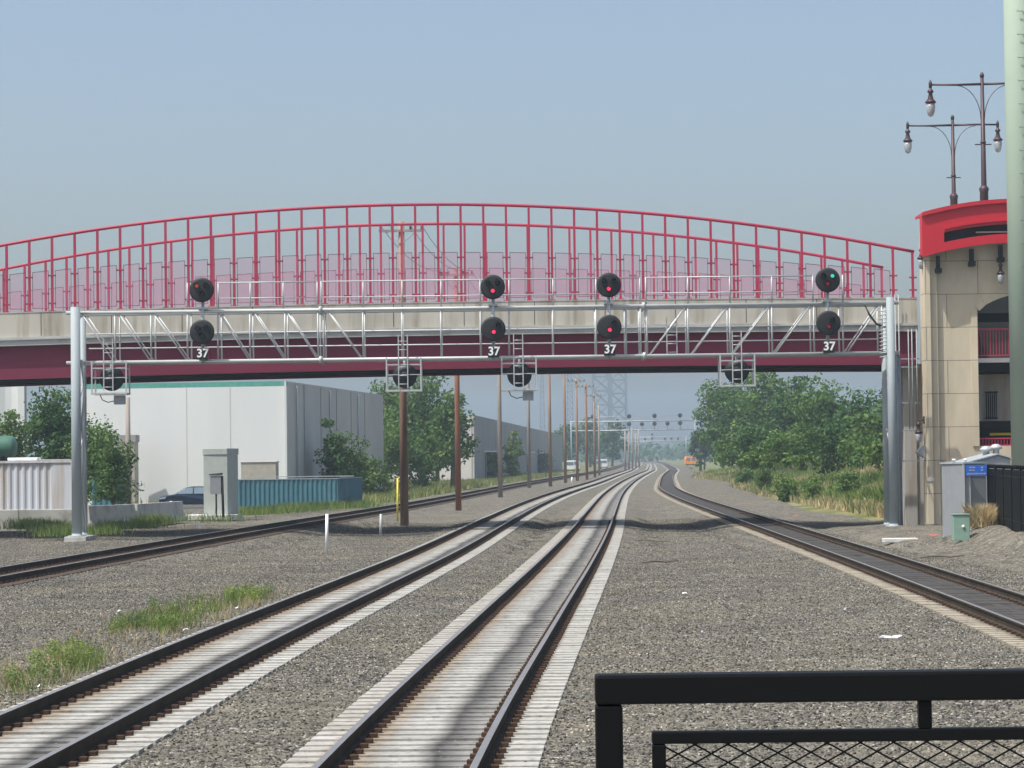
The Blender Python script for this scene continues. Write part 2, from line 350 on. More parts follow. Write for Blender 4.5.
mb = MB(); vs = []; fs = []; gy = list(np.arange(-60, 60, 20.))+list(np.arange(60, 180, 2.))+[180]+ys[8:]; gn = 121
for y in gy:
    a, c = leftb(y), rightb(y)
    for k in range(gn):
        x = -22+44*(k-10)/100 if y < 180 else a+(c-a)*k/(gn-1)
        if y < 180:
            if k < 10: x = a+(-22-a)*k/10 if a < -22 else a
            if k > 110: x = 22+(c-22)*(k-110)/10 if c > 22 else c
            x = min(max(x, a), c)
        vs.append((x, y, balz(x, y)))
fs = [(j_*gn+i_, j_*gn+i_+1, (j_+1)*gn+i_+1, (j_+1)*gn+i_) for j_ in range(len(gy)-1) for i_ in range(gn-1)]
mb.add(vs, fs, 'ballast', True); struct(mb.build('ballast_ground', calc=False))
mb = MB().add([(-75, 150, .02), (-25, 150, .02), (-21, 164, .02), (-20, 186, .02), (-75, 186, .02)], [(0, 1, 2, 3)], 'asphalt'); struct(mb.build('parking_lot'))
mb = MB().box(-.35, 9, -12, 5.3, 0, 1.5, 'platform'); struct(mb.build('station_platform', bevel=.02))
def hfield(x0, x1, y0, y1, nx, ny, fz, m):
    X = np.linspace(x0, x1, nx); Y = np.linspace(y0, y1, ny); vs = [(x, y, fz(x, y)) for y in Y for x in X]
    fs = [(j*nx+i, j*nx+i+1, (j+1)*nx+i+1, (j+1)*nx+i) for j in range(ny-1) for i in range(nx-1)]
    q = MB().add(vs, fs, m, True); return q
def bankz(x, y):
    r = .04*math.sin(x*2.1+y*.9)+.03*math.sin(y*1.7-x*3)
    e = ss((x-12.6)/1.2)*ss((y-52)/5)*ss((26-x)/2)
    b0 = balz(x, y)-.01
    if y > 86: return b0+e*(.1+r*.6+.55*ss((x-16.0)/1.6)*ss((96-y)/6)+.12)
    return b0+e*(.1+r+.75*ss((x-13.9)/2.6))
struct(hfield(12.5, 27, 52, 106.4, 80, 150, bankz, 'ballast').build('gravel_bank', calc=False))
def hillz(x, y):
    e = x-rightb(y) if y > 123 else x-17.5
    return -.14+ss(e/2)*.24+2.7*ss((e-2)/15)*ss((y-122)/14)*ss((520-y)/80)+(.12*math.sin(x*.8+y*.31)+.1*math.sin(y*.17-x*.5))*ss(e/4)
struct(hfield(17, 120, 121.5, 520, 90, 180, hillz, 'ground').build('grassy_bank', calc=False))
# ballast stones near the camera (geometry nodes, stuff)
def stone_field(ya, yb, ny, dens, lab):
    mbs = MB(); nx = 60
    yy = np.linspace(ya, yb, ny)
    vs = []
    for y in yy:
        a = -.215*y-1; c = .215*y+1 if y < 56 else min(.215*y+1, 13.2)
        for k in range(nx): x = a+(c-a)*k/(nx-1); vs.append((x, y, balz(x, y)-.005))
    mbs.add(vs, [(j_*nx+i_, j_*nx+i_+1, (j_+1)*nx+i_+1, (j_+1)*nx+i_) for j_ in range(ny-1) for i_ in range(nx-1)], 'stone')
    o = mbs.build('loose_ballast', calc=False); stuff(o, lab, 'ballast stones')
    ng = bpy.data.node_groups.new('scatter_stones', 'GeometryNodeTree')
    ng.interface.new_socket('Geometry', in_out='INPUT', socket_type='NodeSocketGeometry'); ng.interface.new_socket('Geometry', in_out='OUTPUT', socket_type='NodeSocketGeometry')
    N = ng.nodes; L = ng.links; gi = N.new('NodeGroupInput'); go = N.new('NodeGroupOutput')
    dp = N.new('GeometryNodeDistributePointsOnFaces'); dp.inputs['Density'].default_value = dens
    ic = N.new('GeometryNodeMeshIcoSphere'); ic.inputs['Radius'].default_value = .026; ic.inputs['Subdivisions'].default_value = 1
    sm = N.new('GeometryNodeSetMaterial'); sm.inputs['Material'].default_value = M['stone']
    ip = N.new('GeometryNodeInstanceOnPoints')
    rr = N.new('FunctionNodeRandomValue'); rr.data_type = 'FLOAT_VECTOR'; rr.inputs[0].default_value = (0, 0, 0); rr.inputs[1].default_value = (6.28, 6.28, 6.28)
    rs = N.new('FunctionNodeRandomValue'); rs.data_type = 'FLOAT_VECTOR'; rs.inputs[0].default_value = (.4, .4, .3); rs.inputs[1].default_value = (1.25, 1.1, .95)
    L.new(gi.outputs[0], dp.inputs['Mesh']); L.new(dp.outputs['Points'], ip.inputs['Points']); L.new(ic.outputs['Mesh'], sm.inputs['Geometry']); L.new(sm.outputs[0], ip.inputs['Instance'])
    L.new(rr.outputs['Value'], ip.inputs['Rotation']); L.new(rs.outputs['Value'], ip.inputs['Scale']); L.new(ip.outputs[0], go.inputs[0])
    o.modifiers.new('scatter', 'NODES').node_group = ng
stone_field(21, 78, 60, 290, 'grey and brown crushed stone between the tracks nearest the camera')
stone_field(78, 128, 40, 120, 'grey crushed stone between the tracks around the signal gantry')
# ------------------------------------------------------------------ tracks
def tie_mb(mb, c, t, r, v, m, clip=True, L=2.6, w=.33):
    z0, z1 = -.06, .125; a = []
    for (p, q) in ((-1, -1), (1, -1), (1, 1), (-1, 1)): a.append(c+r*(p*L/2)+t*(q*w/2))
    top = [c+r*(p*L/2)+t*(q*(w/2-.012)) for (p, q) in ((-1, -1), (1, -1), (1, 1), (-1, 1))]
    vs = [(p.x, p.y, z0) for p in a]+[(p.x, p.y, z1) for p in top]
    n0 = len(mb.v); mb.add(vs, [(4, 5, 6, 7), (0, 1, 5, 4), (1, 2, 6, 5), (2, 3, 7, 6), (3, 0, 4, 7)], m)
    mb.uv += [(-L/2, v), (L/2, v), (L/2, v+w), (-L/2, v+w)]*2
    if clip:
        for s_ in (-.75, .75):
            for e in (-.13, .13):
                q = c+r*(s_+e); n1 = len(mb.v)
                mb.bar((q.x-t.x*.06, q.y-t.y*.06, .15), (q.x+t.x*.06, q.y+t.y*.06, .15), .085, .04, 'clip'); mb.uv += [(0, 0)]*(len(mb.v)-n1)
def make_track(name, line, m, label, ystart, yend, neartie, gap=.48):
    root = empty('railway_track', (line.x(ystart), ystart, .09), label, 'railway track', 'railway tracks')
    rp = [(-.07, .126), (.07, .126), (.07, .145), (.012, .16), (.012, .26), (.036, .27), (.036, .303), (-.036, .303), (-.036, .27), (-.012, .26), (-.012, .16), (-.07, .145)]
    d0 = float(np.interp(ystart, line.ys, line.d)); d1 = float(np.interp(yend, line.ys, line.d))
    ds = list(np.arange(d0, min(d1, d0+200), 2))+list(np.arange(min(d1, d0+200), d1, 8))
    for s_ in (-1, 1):
        vs = []; fs = []; n = len(rp)
        for d in ds:
            c, t, r = line.at(d)
            for a, z in rp: q = c+r*(s_*.752+a); vs.append((q.x, q.y, z))
        mb = MB()
        for j, grp in (('rail', [i for i in range(n) if i not in (5, 6, 7)]), ('railtop', [5, 6, 7])):
            pass
        o = len(mb.v); mb.v = vs; i1 = mb.mi('rail'); i2 = mb.mi('railtop')
        for k in range(len(ds)-1):
            for i in range(n):
                mb.f.append((k*n+i, (k+1)*n+i, (k+1)*n+(i+1) % n, k*n+(i+1) % n)); mb.m.append(i2 if i == 6 else i1); mb.sm.append(False)
        mb.f.append(list(range(n))); mb.m.append(i1); mb.sm.append(False)
        mb.build('rail', root)
    # ties: 100 nearest visible as parts, the rest one stuff part
    dn = float(np.interp(neartie, line.ys, line.d)); cnt = 0
    far = MB(); far.uv = []
    proto = MB(); proto.uv = []
    tie_mb(proto, Vector((0, 0, 0)), Vector((0, 1, 0)), Vector((1, 0, 0)), 0, m)
    pm = None
    k = 0; d = d0
    while d < d1-4:
        c, t, r = line.at(d)
        if d >= dn and cnt < 100:
            if pm is None:
                po = proto.build('tie', root); pm = po.data
            else:
                po = bpy.data.objects.new('tie', pm); COL.objects.link(po); po.parent = root
            po.location = c-Vector(root.location)+Vector((0, 0, random.uniform(-.008, .006))); po.rotation_euler.z = math.atan2(-t.x, t.y)+random.uniform(-.004, .004); cnt += 1
        else: tie_mb(far, c, t, r, d, m, clip=(d < d0+110))
        d += gap
    o = far.build('tie', root, calc=False); o['kind'] = 'stuff'
    return root
make_track('c', LC, 'tie_pale', 'railway track curving through the middle with pale concrete ties, third from the left', 8, 1500, 23.4)
make_track('b', LB, 'tie_pale', 'railway track with pale ties running beside the strip of green weeds', 12, 1500, 24)
make_track('a', LA, 'tie_wood', 'leftmost railway track, dark, passing in front of the jersey barriers', 30, 1500, 62)
make_track('d', LD, 'tie_dark', 'rightmost railway track with soiled black bed between its rails', 20, 1500, 44)
# oily centre fill in the rightmost and leftmost tracks: grime sheet between the rails
def bed(line, y0, y1, hw, z, name):
    vs = []; Y = list(np.arange(y0, min(260, y1), 3))+list(np.arange(260, y1, 12))
    for y in Y: vs += [(line.x(y)-hw, y, z), (line.x(y)+hw, y, z)]
    o = MB().add(vs, [(2*i, 2*i+1, 2*i+3, 2*i+2) for i in range(len(Y)-1)], 'grime').build(name); return struct(o)
bed(LD, 20, 1400, .69, .119, 'oily_track_bed'); bed(LA, 30, 1400, 1.25, .1, 'dark_track_bed')
# ------------------------------------------------------------------ overpass
YN, YF = 108.0, 117.4
def dz(x): return -.0004*(x-3)**2
def extr(name, prof, xs, m, parent, mats=None):
    vs = []; n = len(prof)
    for x in xs:
        for y, z in prof: vs.append((x, y, z+dz(x)))
    fs = [((i*n+k), (i+1)*n+k, (i+1)*n+(k+1) % n, i*n+(k+1) % n) for i in range(len(xs)-1) for k in range(n)]
    fs += [list(range(n)), [(len(xs)-1)*n+k for k in range(n)]]
    return MB().add(vs, fs, m).build(name, parent)
XS = list(np.linspace(-62, 17.56, 41))
op = empty('overpass_bridge', (-10, 113, 7), 'long maroon road overpass with concrete parapet crossing above all the tracks', 'bridge')
def rect(y0, y1, z0, z1): return [(y0, z0), (y1, z0), (y1, z1), (y0, z1)]
extr('parapet', rect(YN, YN+.3, 8.87, 9.92), XS, 'conc', op); extr('parapet', rect(YF-.3, YF, 8.87, 9.92), XS, 'conc', op)
extr('deck', [(YN-.14, 8.5), (YF+.14, 8.5), (YF+.14, 8.866), (YN-.14, 8.866)], XS, 'ledge', op)
extr('coping', rect(YN-.02, YN+.32, 9.923, 9.96), XS, 'conc', op)
extr('gutter', rect(YN-.2, YN-.143, 8.74, 8.8), XS, 'ledge', op)
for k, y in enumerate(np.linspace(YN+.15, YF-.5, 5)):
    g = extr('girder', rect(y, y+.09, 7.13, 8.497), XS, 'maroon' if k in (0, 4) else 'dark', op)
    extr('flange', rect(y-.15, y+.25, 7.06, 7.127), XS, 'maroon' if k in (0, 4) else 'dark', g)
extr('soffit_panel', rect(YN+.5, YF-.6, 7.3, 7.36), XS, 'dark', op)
g = MB()
for x in np.arange(-60, 17, 3.05):
    g.box(x, x+.03, YN-.003, YN+.1, 8.9+dz(x), 9.9+dz(x), 'dark')
g.build('joint', op)
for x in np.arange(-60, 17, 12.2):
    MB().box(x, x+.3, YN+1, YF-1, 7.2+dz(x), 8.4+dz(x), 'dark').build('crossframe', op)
def arch_fence(Y, flip, lab):
    root = empty('arched_fence', (-4, Y, 10), lab, 'bridge fence', 'arched red fences on the overpass')
    topz = lambda x: 14.2-.00491*(x+4.23)**2
    panz = lambda x: 12.1-.0024*(x+4.23)**2
    xs = list(np.linspace(-36, 17.5, 50))
    mb = MB().tube([(x, Y, topz(x)) for x in xs], .07, 'red', 8); mb.build('top_rail', root)
    x0 = PX(6, 290, 108)-.985*8; k = 0; x = x0; px = []
    while x < 17.2: px.append(x); x += .985
    px.append(17.42)
    for i, x in enumerate(px):
        zb = 9.965+dz(x); w = .1
        m_ = MB().box(x-w/2, x+w/2, Y-.06, Y+.06, zb, topz(x)-.04, 'red')
        for z in (zb+.3, panz(x)-.25): m_.box(x-.17, x+.17, Y-.075, Y-.045 if not flip else Y+.075, z, z+.07, 'red')
        m_.box(x-.13, x+.13, Y-.13, Y+.13, zb-.001, zb+.03, 'red')
        m_.build('post', root)
        if i < len(px)-1 and px[i+1]-x > .9:
            a = x+.15; c = x+.985-.15; z0 = zb+.14; z1 = panz(x); z2 = panz(x+.985)
            q = MB().add([(a, Y-.09, z0), (c, Y-.09, z0), (c, Y-.09, z2), (a, Y-.09, z1)], [(0, 1, 2, 3)], 'panel')
            for (p1, p2) in (((a, z0), (a, z1)), ((c, z0), (c, z2)), ((a, z0), (c, z0)), ((a, z1), (c, z2))):
                q.bar((p1[0], Y-.09, p1[1]), (p2[0], Y-.09, p2[1]), .02, .02, 'maroon')
            q.build('mesh_panel', root, calc=False)
arch_fence(YN+.17, False, 'arched red fence on the near overpass parapet, the taller looking of the two')
arch_fence(YF-.17, True, 'arched red steel fence on the far parapet, seen through the nearer arched fence')
# ------------------------------------------------------------------ signal gantry (near)
GY, GY2 = 105.0, 106.3
def gx(x, y=330, D=GY): return PX(x, y, D)
gt = empty('signal_gantry', (gx(77), GY, 0), 'galvanised steel truss gantry carrying signals across the tracks just before the overpass', 'signal gantry', 'signal gantries over the tracks')
XL, XR = gx(77, 340), gx(889.5, 340); ZT, ZB = 9.48, 7.38
for X in (XL, XR):
    for Y, r, zt in ((GY-.35, .21 if X < 0 else .18, 9.7), (GY2+.1, .15, 9.55)):
        m_ = MB().tube([(X, Y, .12), (X, Y, zt)], [r, r*.95], 'galv_dull', 20); m_.lathe((X, Y, .1), [(.36, 0), (.36, .04), (r+.01, .05), (r+.01, .12)], 'galv_dull', 16)
        m_.build('post', gt)
    MB().box(X-.45, X+.45, GY-.8, GY2+.5, -.15, .1, 'barrier').build('footing', gt, bevel=.02)
for k, z in enumerate((3.2, 5.4)):
    MB().tube([(XL, GY-.1, z), (XL, GY2-.1, z+1)], .04, 'galv', 8).build('post_brace', gt); MB().tube([(XR, GY-.1, z), (XR, GY2-.1, z+1)], .04, 'galv', 8).build('post_brace', gt)
for Y in (GY, GY2):
    for z, r in ((ZT, .075), (ZB, .075)):
        MB().tube([(XL-.45, Y, z), (XR+.4, Y, z)], r, 'galv', 12).build('chord', gt)
for X in (gx(320.5), gx(644)):
    for Y in (GY, GY2):
        for z in (ZT, ZB): MB().lathe((X-.06, Y, z), [(.16, 0), (.16, .12)], 'galv', 14, 'X').build('splice_flange', gt)
vx = [115, 151, 187.5, 218, 250, 285, 318, 323.5, 363, 402, 441, 480.5, 509, 553, 596, 626, 640.5, 647, 688, 730, 772, 814, 843, 882]
for x in vx:
    X = gx(x)
    for Y in (GY, GY2): MB().tube([(X, Y, ZB+.05), (X, Y, ZT-.05)], .038, 'galv', 8).build('vertical', gt)
dg = [(82, 113), (119, 150), (153, 187), (219, 249), (254, 284), (287, 317), (328, 361)]
for a, c in dg: 
    for Y in (GY, GY2): MB().tube([(gx(a), Y, ZT-.05), (gx(c), Y, ZB+.05)], .034, 'galv', 8).build('diagonal', gt)
for a, c in [(650, 686), (692, 728), (733, 770), (775, 811), (847, 881)]:
    for Y in (GY, GY2): MB().tube([(gx(a), Y, ZB+.05), (gx(c), Y, ZT-.05)], .034, 'galv', 8).build('diagonal', gt)
for x in vx[::2]:
    X = gx(x)
    MB().tube([(X, GY, ZB), (X, GY2, ZB)], .035, 'galv', 6).build('cross_tube', gt); MB().tube([(X, GY, ZT), (X, GY2, ZT)], .035, 'galv', 6).build('cross_tube', gt)
MB().box(XL+.3, XR-.3, GY+.25, GY2-.25, ZB+.0, ZB+.04, 'galv_dull').build('walkway', gt)
MB().tube([(XL+.3, GY2-.12, 8.02), (XR-.3, GY2-.12, 8.02)], .03, 'galv', 6).build('lower_handrail', gt)
MB().tube([(XL+.3, GY2-.12, 8.63), (XR-.3, GY2-.12, 8.63)], .038, 'galv', 6).build('lower_handrail', gt)
for a, c in ((217, 317), (321, 640), (646, 813)):
    for z, r in ((10.02, .027), (10.68, .032)): MB().tube([(gx(a, 290), GY+.1, z), (gx(c, 290), GY+.1, z)], r, 'galv', 6).build('upper_handrail', gt)
for x in (187, 218, 250, 283, 317, 321, 363, 402, 441, 480, 509, 553, 596, 640, 646, 688, 730, 772, 813, 843):
    MB().tube([(gx(x, 290), GY+.1, ZT+.05), (gx(x, 290), GY+.1, 10.7)], .032, 'galv', 6).build('rail_post', gt)
def ladder(xc, z0, z1, Y, w=.42, m='galv'):
    m_ = MB()
    for s_ in (-1, 1): m_.box(xc+s_*w/2-.022, xc+s_*w/2+.022, Y-.02, Y+.02, z0, z1, m)
    z = z0+.15
    while z < z1-.05: m_.tube([(xc-w/2, Y, z), (xc+w/2, Y, z)], .018, m, 6); z += .36
    return m_
for x, z0, z1 in ((672, ZB-.0, 9.0),): ladder(gx(x), z0, z1, GY+.2).build('ladder', gt)
# conduit + cables
pts = [(XL+.27+.06*math.sin(z*2.3), GY-.15, z) for z in np.arange(.25, 7.6, .25)]
MB().tube(pts, .05, 'galv', 8).build('conduit', gt)
MB().tube([(gx(865), GY-.1, 9.4), (gx(869), GY-.15, 9.0), (gx(876), GY-.15, 8.6), (gx(885), GY-.2, 8.45)], .045, 'blackmatt', 8).build('cable', gt)
m_ = MB()
for z in np.arange(7.2, 9.2, .16): m_.tube([(XR-.42, GY-.1, z), (XR-.2, GY-.4, z+.03), (XR-.1, GY-.2, z+.06)], .03, 'galv', 6)
m_.build('cable_loop', gt)
MB().tube([(XR+.25, GY-.1, .1), (XR+.25, GY-.1, 7.3)], .04, 'galv_dull', 8).build('conduit', gt)
MB().tube([(XR+.4, GY+.1, .1), (XR+.4, GY+.1, 7.3)], .06, 'lattice', 8).build('conduit', gt)
# signals
def head(root, X, Y, z, lamps):
    # lamps: list of (dx, dz, lensmat)
    h = MB(); h.lathe((X, Y, z), [(.03, -.04), (.42, -.035), (.515, -.02), (.52, .0), (.5, .03), (.3, .12), (.22, .2)], 'blackmatt', 36, 'Y')
    h.lathe((X, Y+.15, z), [(.13, 0), (.16, .02), (.16, .3), (.1, .32)], 'blackmatt', 20, 'Y')
    ho = h.build('signal_head', root)
    for dx, dz_, lm in lamps:
        c = (X+dx, Y-.05, z+dz_)
        l = MB().lathe(c, [(.02, -.035), (.06, -.03), (.075, -.01), (.08, .02)], lm, 16, 'Y'); l.build('lens', ho)
        vs = []; fs = []; n = 14
        for k in range(n+1):
            a = math.radians(-25+230*k/n)
            for r, yy in ((.115, 0), (.125, 0), (.115, -.3+.1*abs(math.cos(a))), (.125, -.3+.1*abs(math.cos(a)))):
                vs.append((c[0]+r*math.cos(a), c[1]+yy, c[2]+r*math.sin(a)))
        for k in range(n):
            o = 4*k
            fs += [(o+1, o+5, o+7, o+3), (o, o+2, o+6, o+4), (o+2, o+3, o+7, o+6)]
        MB().add(vs, fs, 'blackmatt', False).build('hood', ho, calc=False)
    return ho
UP = [(-.2, .17), (.2, .17), (0, -.16)]
sigs = [
 (202, 290, 332, 354, ['lens_orange', 'lens_off', 'lens_off'], [(-.14, .12, 'lens_off'), (.2, .17, 'lens_off'), (0, -.16, 'lens_off')], 'leftmost twin disc signal on the gantry, faint orange light on its upper disc'),
 (493, 287, 329, 352, ['lens_off', 'lens_off', 'lens_red'], [(.2, .17, 'lens_off'), (.02, -.12, 'lens_red')], 'twin disc signal showing two red lights, left one of the two all red signals'),
 (609, 285, 327, 350, ['lens_off', 'lens_off', 'lens_red'], [(.2, .17, 'lens_off'), (.02, -.12, 'lens_red')], 'twin disc signal showing two red lights, right one of the two all red signals'),
 (828, 280, 323, 347, ['lens_off', 'lens_green', 'lens_dim'], [(.15, .12, 'lens_off'), (.02, -.14, 'lens_dim')], 'rightmost twin disc signal on the gantry, the only one with a green light')]
for x, yu, yl, yn, up, lo, lab in sigs:
    X = gx(x, 310, 104.6); Y = 104.55
    r = empty('railway_signal', (X, Y, ZB), lab, 'railway signal', 'twin headed signals on the gantry')
    MB().tube([(X, Y+.28, ZB-.1), (X, Y+.28, PZ(x, yu, Y))], .07, 'galv_dull', 10).build('mast', r)
    MB().box(X-.2, X+.2, Y+.2, Y+.45, ZT+.08, ZT+.16, 'galv').build('bracket', r)
    MB().box(X-.2, X+.2, Y+.2, Y+.45, ZB+.08, ZB+.16, 'galv').build('bracket', r)
    head(r, X, Y, PZ(x, yu, Y), [(UP[i][0], UP[i][1], up[i]) for i in range(3)])
    head(r, X, Y, PZ(x+1, yl, Y), lo)
    zn = PZ(x, yn, Y)
    pl = MB().box(X-.24, X+.24, Y-.03, Y, zn-.24, zn+.2, 'blackmatt').build('number_plate', r)
    t = MB(); text_mb(t, '37', .5, (X+.02, Y-.045, zn+.02), 'white', .02); t.build('lettering', pl)
hang = [(110, 379, True, 'leftmost caged signal seen from behind, hanging with a small box under it'),
        (404, 376, False, 'signal seen from behind in a hanging cage directly over the thick brown wooden pole'),
        (519, 375, True, 'caged signal seen from behind between the two all red signals, box under it'),
        (737, 371, False, 'signal seen from behind in a hanging cage, rightmost, in front of the right hand trees')]
for i, (x, y, bx, lab) in enumerate(hang):
    X = gx(x, y, 105); zc = PZ(x, y, 105)
    r = empty('hanging_signal', (X, 105, ZB), lab, 'railway signal', 'caged signals hanging below the gantry')
    z0, z1 = zc-.62, ZB-.05
    c = MB()
    for sx in (-.72, .72):
        for Y in (104.75, 105.65): c.box(X+sx-.03, X+sx+.03, Y-.03, Y+.03, z0, z1+.1, 'galv')
        c.bar((X+sx, 104.75, z0), (X+sx, 105.65, z0), .05, .05, 'galv'); c.bar((X+sx, 104.75, zc+.05), (X+sx, 105.65, zc+.05), .035, .035, 'galv')
    for Y in (104.75, 105.65):
        for z, w in ((z0, .08), (zc+.05, .035), (z1-.2, .05)): c.bar((X-.75, Y, z), (X+.75, Y, z), w, w, 'galv')
    c.build('cage', r)
    MB().box(X-.72, X+.72, 104.8, 105.6, z0-.02, z0+.01, 'galv_dull').build('cage_floor', r)
    d = MB().lathe((X+.02, 105.35, zc+.02), [(.2, -.22), (.3, -.14), (.5, -.03), (.52, 0), (.515, .02), (.4, .04)], 'blackmatt', 32, 'Y')
    d.lathe((X+.02, 105.1, zc+.02), [(.12, -.06), (.17, -.04), (.17, .12)], 'blackmatt', 20, 'Y'); d.build('signal_disc', r)
    MB().tube([(X+.02, 105.25, zc+.3), (X+.02, 105.25, ZB)], .06, 'galv_dull', 8).build('hanger', r)
    ladder(X-.02, zc-.5, ZB+1.0, 104.68, .38).build('ladder', r)
    if bx:
        MB().box(X+.15, X+.6, 105.0, 105.35, z0-.45, z0-.07, 'cab').build('junction_box', r, bevel=.015)
        MB().tube([(X-.45, 105.1, z0), (X-.35, 105.1, z0-.25), (X-.1, 105.1, z0-.36), (X+.15, 105.1, z0-.3)], .022, 'blackmatt', 6).build('cable', r)
# ------------------------------------------------------------------ far gantries
def far_gantry(D, xl, xr, yt, yb, heads, lab, sc=1):
    zt, zb = PZ((xl+xr)/2, yt, D), PZ((xl+xr)/2, yb, D); A, B_ = PX(xl, yt, D), PX(xr, yt, D)
    r = empty('signal_gantry', (A, D, 0), lab, 'signal gantry', 'signal gantries over the tracks')
    for X in (A, B_): MB().tube([(X, D, 0), (X, D, zt+.3)], .17*sc, 'galv_dull', 10).build('post', r)
    for Y in (D, D+1.4):
        for z in (zt, zb): MB().tube([(A, Y, z), (B_, Y, z)], .15*sc, 'galv', 8).build('chord', r)
    n = int((B_-A)/1.8)
    for k in range(n+1):
        X = A+(B_-A)*k/n; MB().tube([(X, D, zb), (X, D, zt)], .05, 'galv', 6).build('vertical', r)
    MB().tube([(A+2, D, zt+1.3), (B_-4, D, zt+1.3)], .05, 'galv', 6).build('handrail', r)
    for j, (x, y, back) in enumerate(heads):
        X, z = PX(x, y, D-.6), PZ(x, y, D-.6)
        h = MB(); h.lathe((X, D-.7, z), [(.05, -.03), (.56, -.03), (.58, 0), (.4, .12)] if not back else [(.2, -.3), (.35, -.1), (.55, 0), (.5, .05)], 'blackmatt', 18, 'Y')
        h.tube([(X, D-.45, zb), (X, D-.45, z)], .07, 'galv_dull', 6); h.build('signal_head', r)
far_gantry(650, 571, 695, 421.2, 430.2, [(593, 416.5, 0), (593, 424.5, 0), (629, 416.3, 0), (629, 424, 0), (654.5, 415.8, 0), (654.5, 423.7, 0), (680, 415.3, 0), (680, 423, 0), (617, 424.5, 1), (642, 424, 1), (667.5, 423.5, 1)], 'distant pale signal gantry with black disc signals, second one down the line')
far_gantry(1150, 622, 686, 437.2, 441.2, [(645, 439, 0), (652, 434.5, 0), (652, 438.6, 0), (665, 438.8, 0), (671.5, 438.6, 0), (678, 438.6, 0)], 'farthest faint signal gantry in the haze, just above the track horizon', 1.3)
# ------------------------------------------------------------------ stone tower at right
TX, TY = 17.62, 106.5
tw = empty('stone_tower', (TX, TY, 0), 'pale stone block stair tower with red curved roof at the right end of the overpass', 'building')
OX0 = PX(980, 380, TY); OX1 = OX0+4.2
zo0, zo1, zs = PZ(990, 446, TY), PZ(990, 358, TY), PZ(990, 310, TY)
RX = OX1+2.4
pil = [(TX, TX+.28, TY), (TX+.28, TX+.6, TY+.22)]
w = MB()
w.prism([(TX+.6, -.2), (OX0, -.2), (OX0, 13.3), (TX+.6, 13.3)], TY+.4, TY+1.0, 'masonry')
w.prism([(OX0, -.2), (OX1, -.2), (OX1, zo0), (OX0, zo0)], TY+.4, TY+1.0, 'masonry')
n = 14; arc = [(OX0+(OX1-OX0)*k/n, zs+.75*math.sin(PI*k/n)**.7) for k in range(n+1)]
w.prism([(OX0, 13.3)]+arc+[(OX1, 13.3)], TY+.4, TY+1.0, 'masonry')
w.prism([(OX1, -.2), (RX, -.2), (RX, 13.3), (OX1, 13.3)], TY+.4, TY+1.0, 'masonry')
w.build('front_wall', tw)
MB().box(TX, TX+.28, TY, TY+.9, -.2, 13.0, 'masonry').build('pilaster', tw, bevel=.02)
MB().box(TX+.283, TX+.597, TY+.2, TY+1.1, -.2, 13.15, 'masonry').build('pilaster', tw, bevel=.02)
MB().box(RX, RX+.5, TY, TY+5, -.2, 13.0, 'masonry').build('side_wall', tw)
MB().box(TX+.68, TX+1.1, TY+1.01, TY+5, -.2, 13.0, 'masonry').build('side_wall', tw)
MB().box(TX+.68, RX+.4, TY+5.003, TY+5.3, -.2, 13.0, 'pier').build('rear_wall', tw)
MB().box(TX-.02, TX+.3, TY-.03, TY-.003, 1.95, 2.1, 'pier').build('band', tw)
fr = MB(); 
for k in range(n):
    a, c = arc[k], arc[k+1]; fr.bar((a[0], TY+.37, a[1]+.1), (c[0], TY+.37, c[1]+.1), .05, .28, 'masonry')
fr.build('arch_trim', tw)
MB().box(OX0-.28, OX0-.003, TY+.33, TY+.397, zo0, zs, 'masonry').build('jamb', tw)
MB().box(OX0, OX1, TY+1.1, TY+4.9, PZ(990, 362.5, TY+1.1), PZ(990, 358, TY+1.1), 'white').build('floor_slab', tw)
MB().box(OX0, OX1, TY+1.15, TY+1.5, PZ(990, 371, TY+1.1), PZ(990, 363, TY+1.1), 'black').build('beam', tw)
MB().box(OX0, OX1, TY+1.2, TY+1.4, PZ(990, 430, TY+1.1), PZ(990, 421, TY+1.1), 'black').build('beam', tw)
MB().box(OX0, OX1, TY+1.2, TY+1.6, PZ(990, 322, TY+1.1), PZ(990, 313, TY+1.1), 'black').build('beam', tw)
MB().box(OX0-.2, OX1, TY+2.6, TY+2.7, PZ(990, 421, TY+2), PZ(990, 374, TY+2), 'pier').build('inner_wall', tw)
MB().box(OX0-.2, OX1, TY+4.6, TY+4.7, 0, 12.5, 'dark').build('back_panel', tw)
MB().box(PX(990, 436, TY+1.9), OX1, TY+1.9, TY+2, PZ(990, 435.5, TY+1.9), PZ(990, 433, TY+1.9), 'yellow').build('handrail', tw)
gr = MB(); D = TY+2.5
for x in np.arange(986, 998, 2): gr.box(PX(x, 400, D), PX(x, 400, D)+.035, D, D+.03, PZ(x, 418, D), PZ(x, 393, D), 'black')
for y in (392, 418): gr.box(PX(985, y, D), PX(998, y, D), D-.01, D+.04, PZ(990, y+.8, D), PZ(990, y-.5, D), 'black')
gr.build('window_grille', tw)
for (yt, ybm, D) in ((329, 355.5, TY+.7), (438.5, 445.5, TY+.7)):
    q = MB(); z0 = PZ(990, ybm, D); z1 = PZ(990, yt, D)
    for z in (z0, z1): q.box(OX0, OX1, D-.03, D+.03, z-.03, z+.03, 'red')
    x = OX0+.08
    while x < OX1: q.box(x-.015, x+.015, D-.015, D+.015, z0, z1, 'red'); x += .13
    q.build('red_railing', tw)
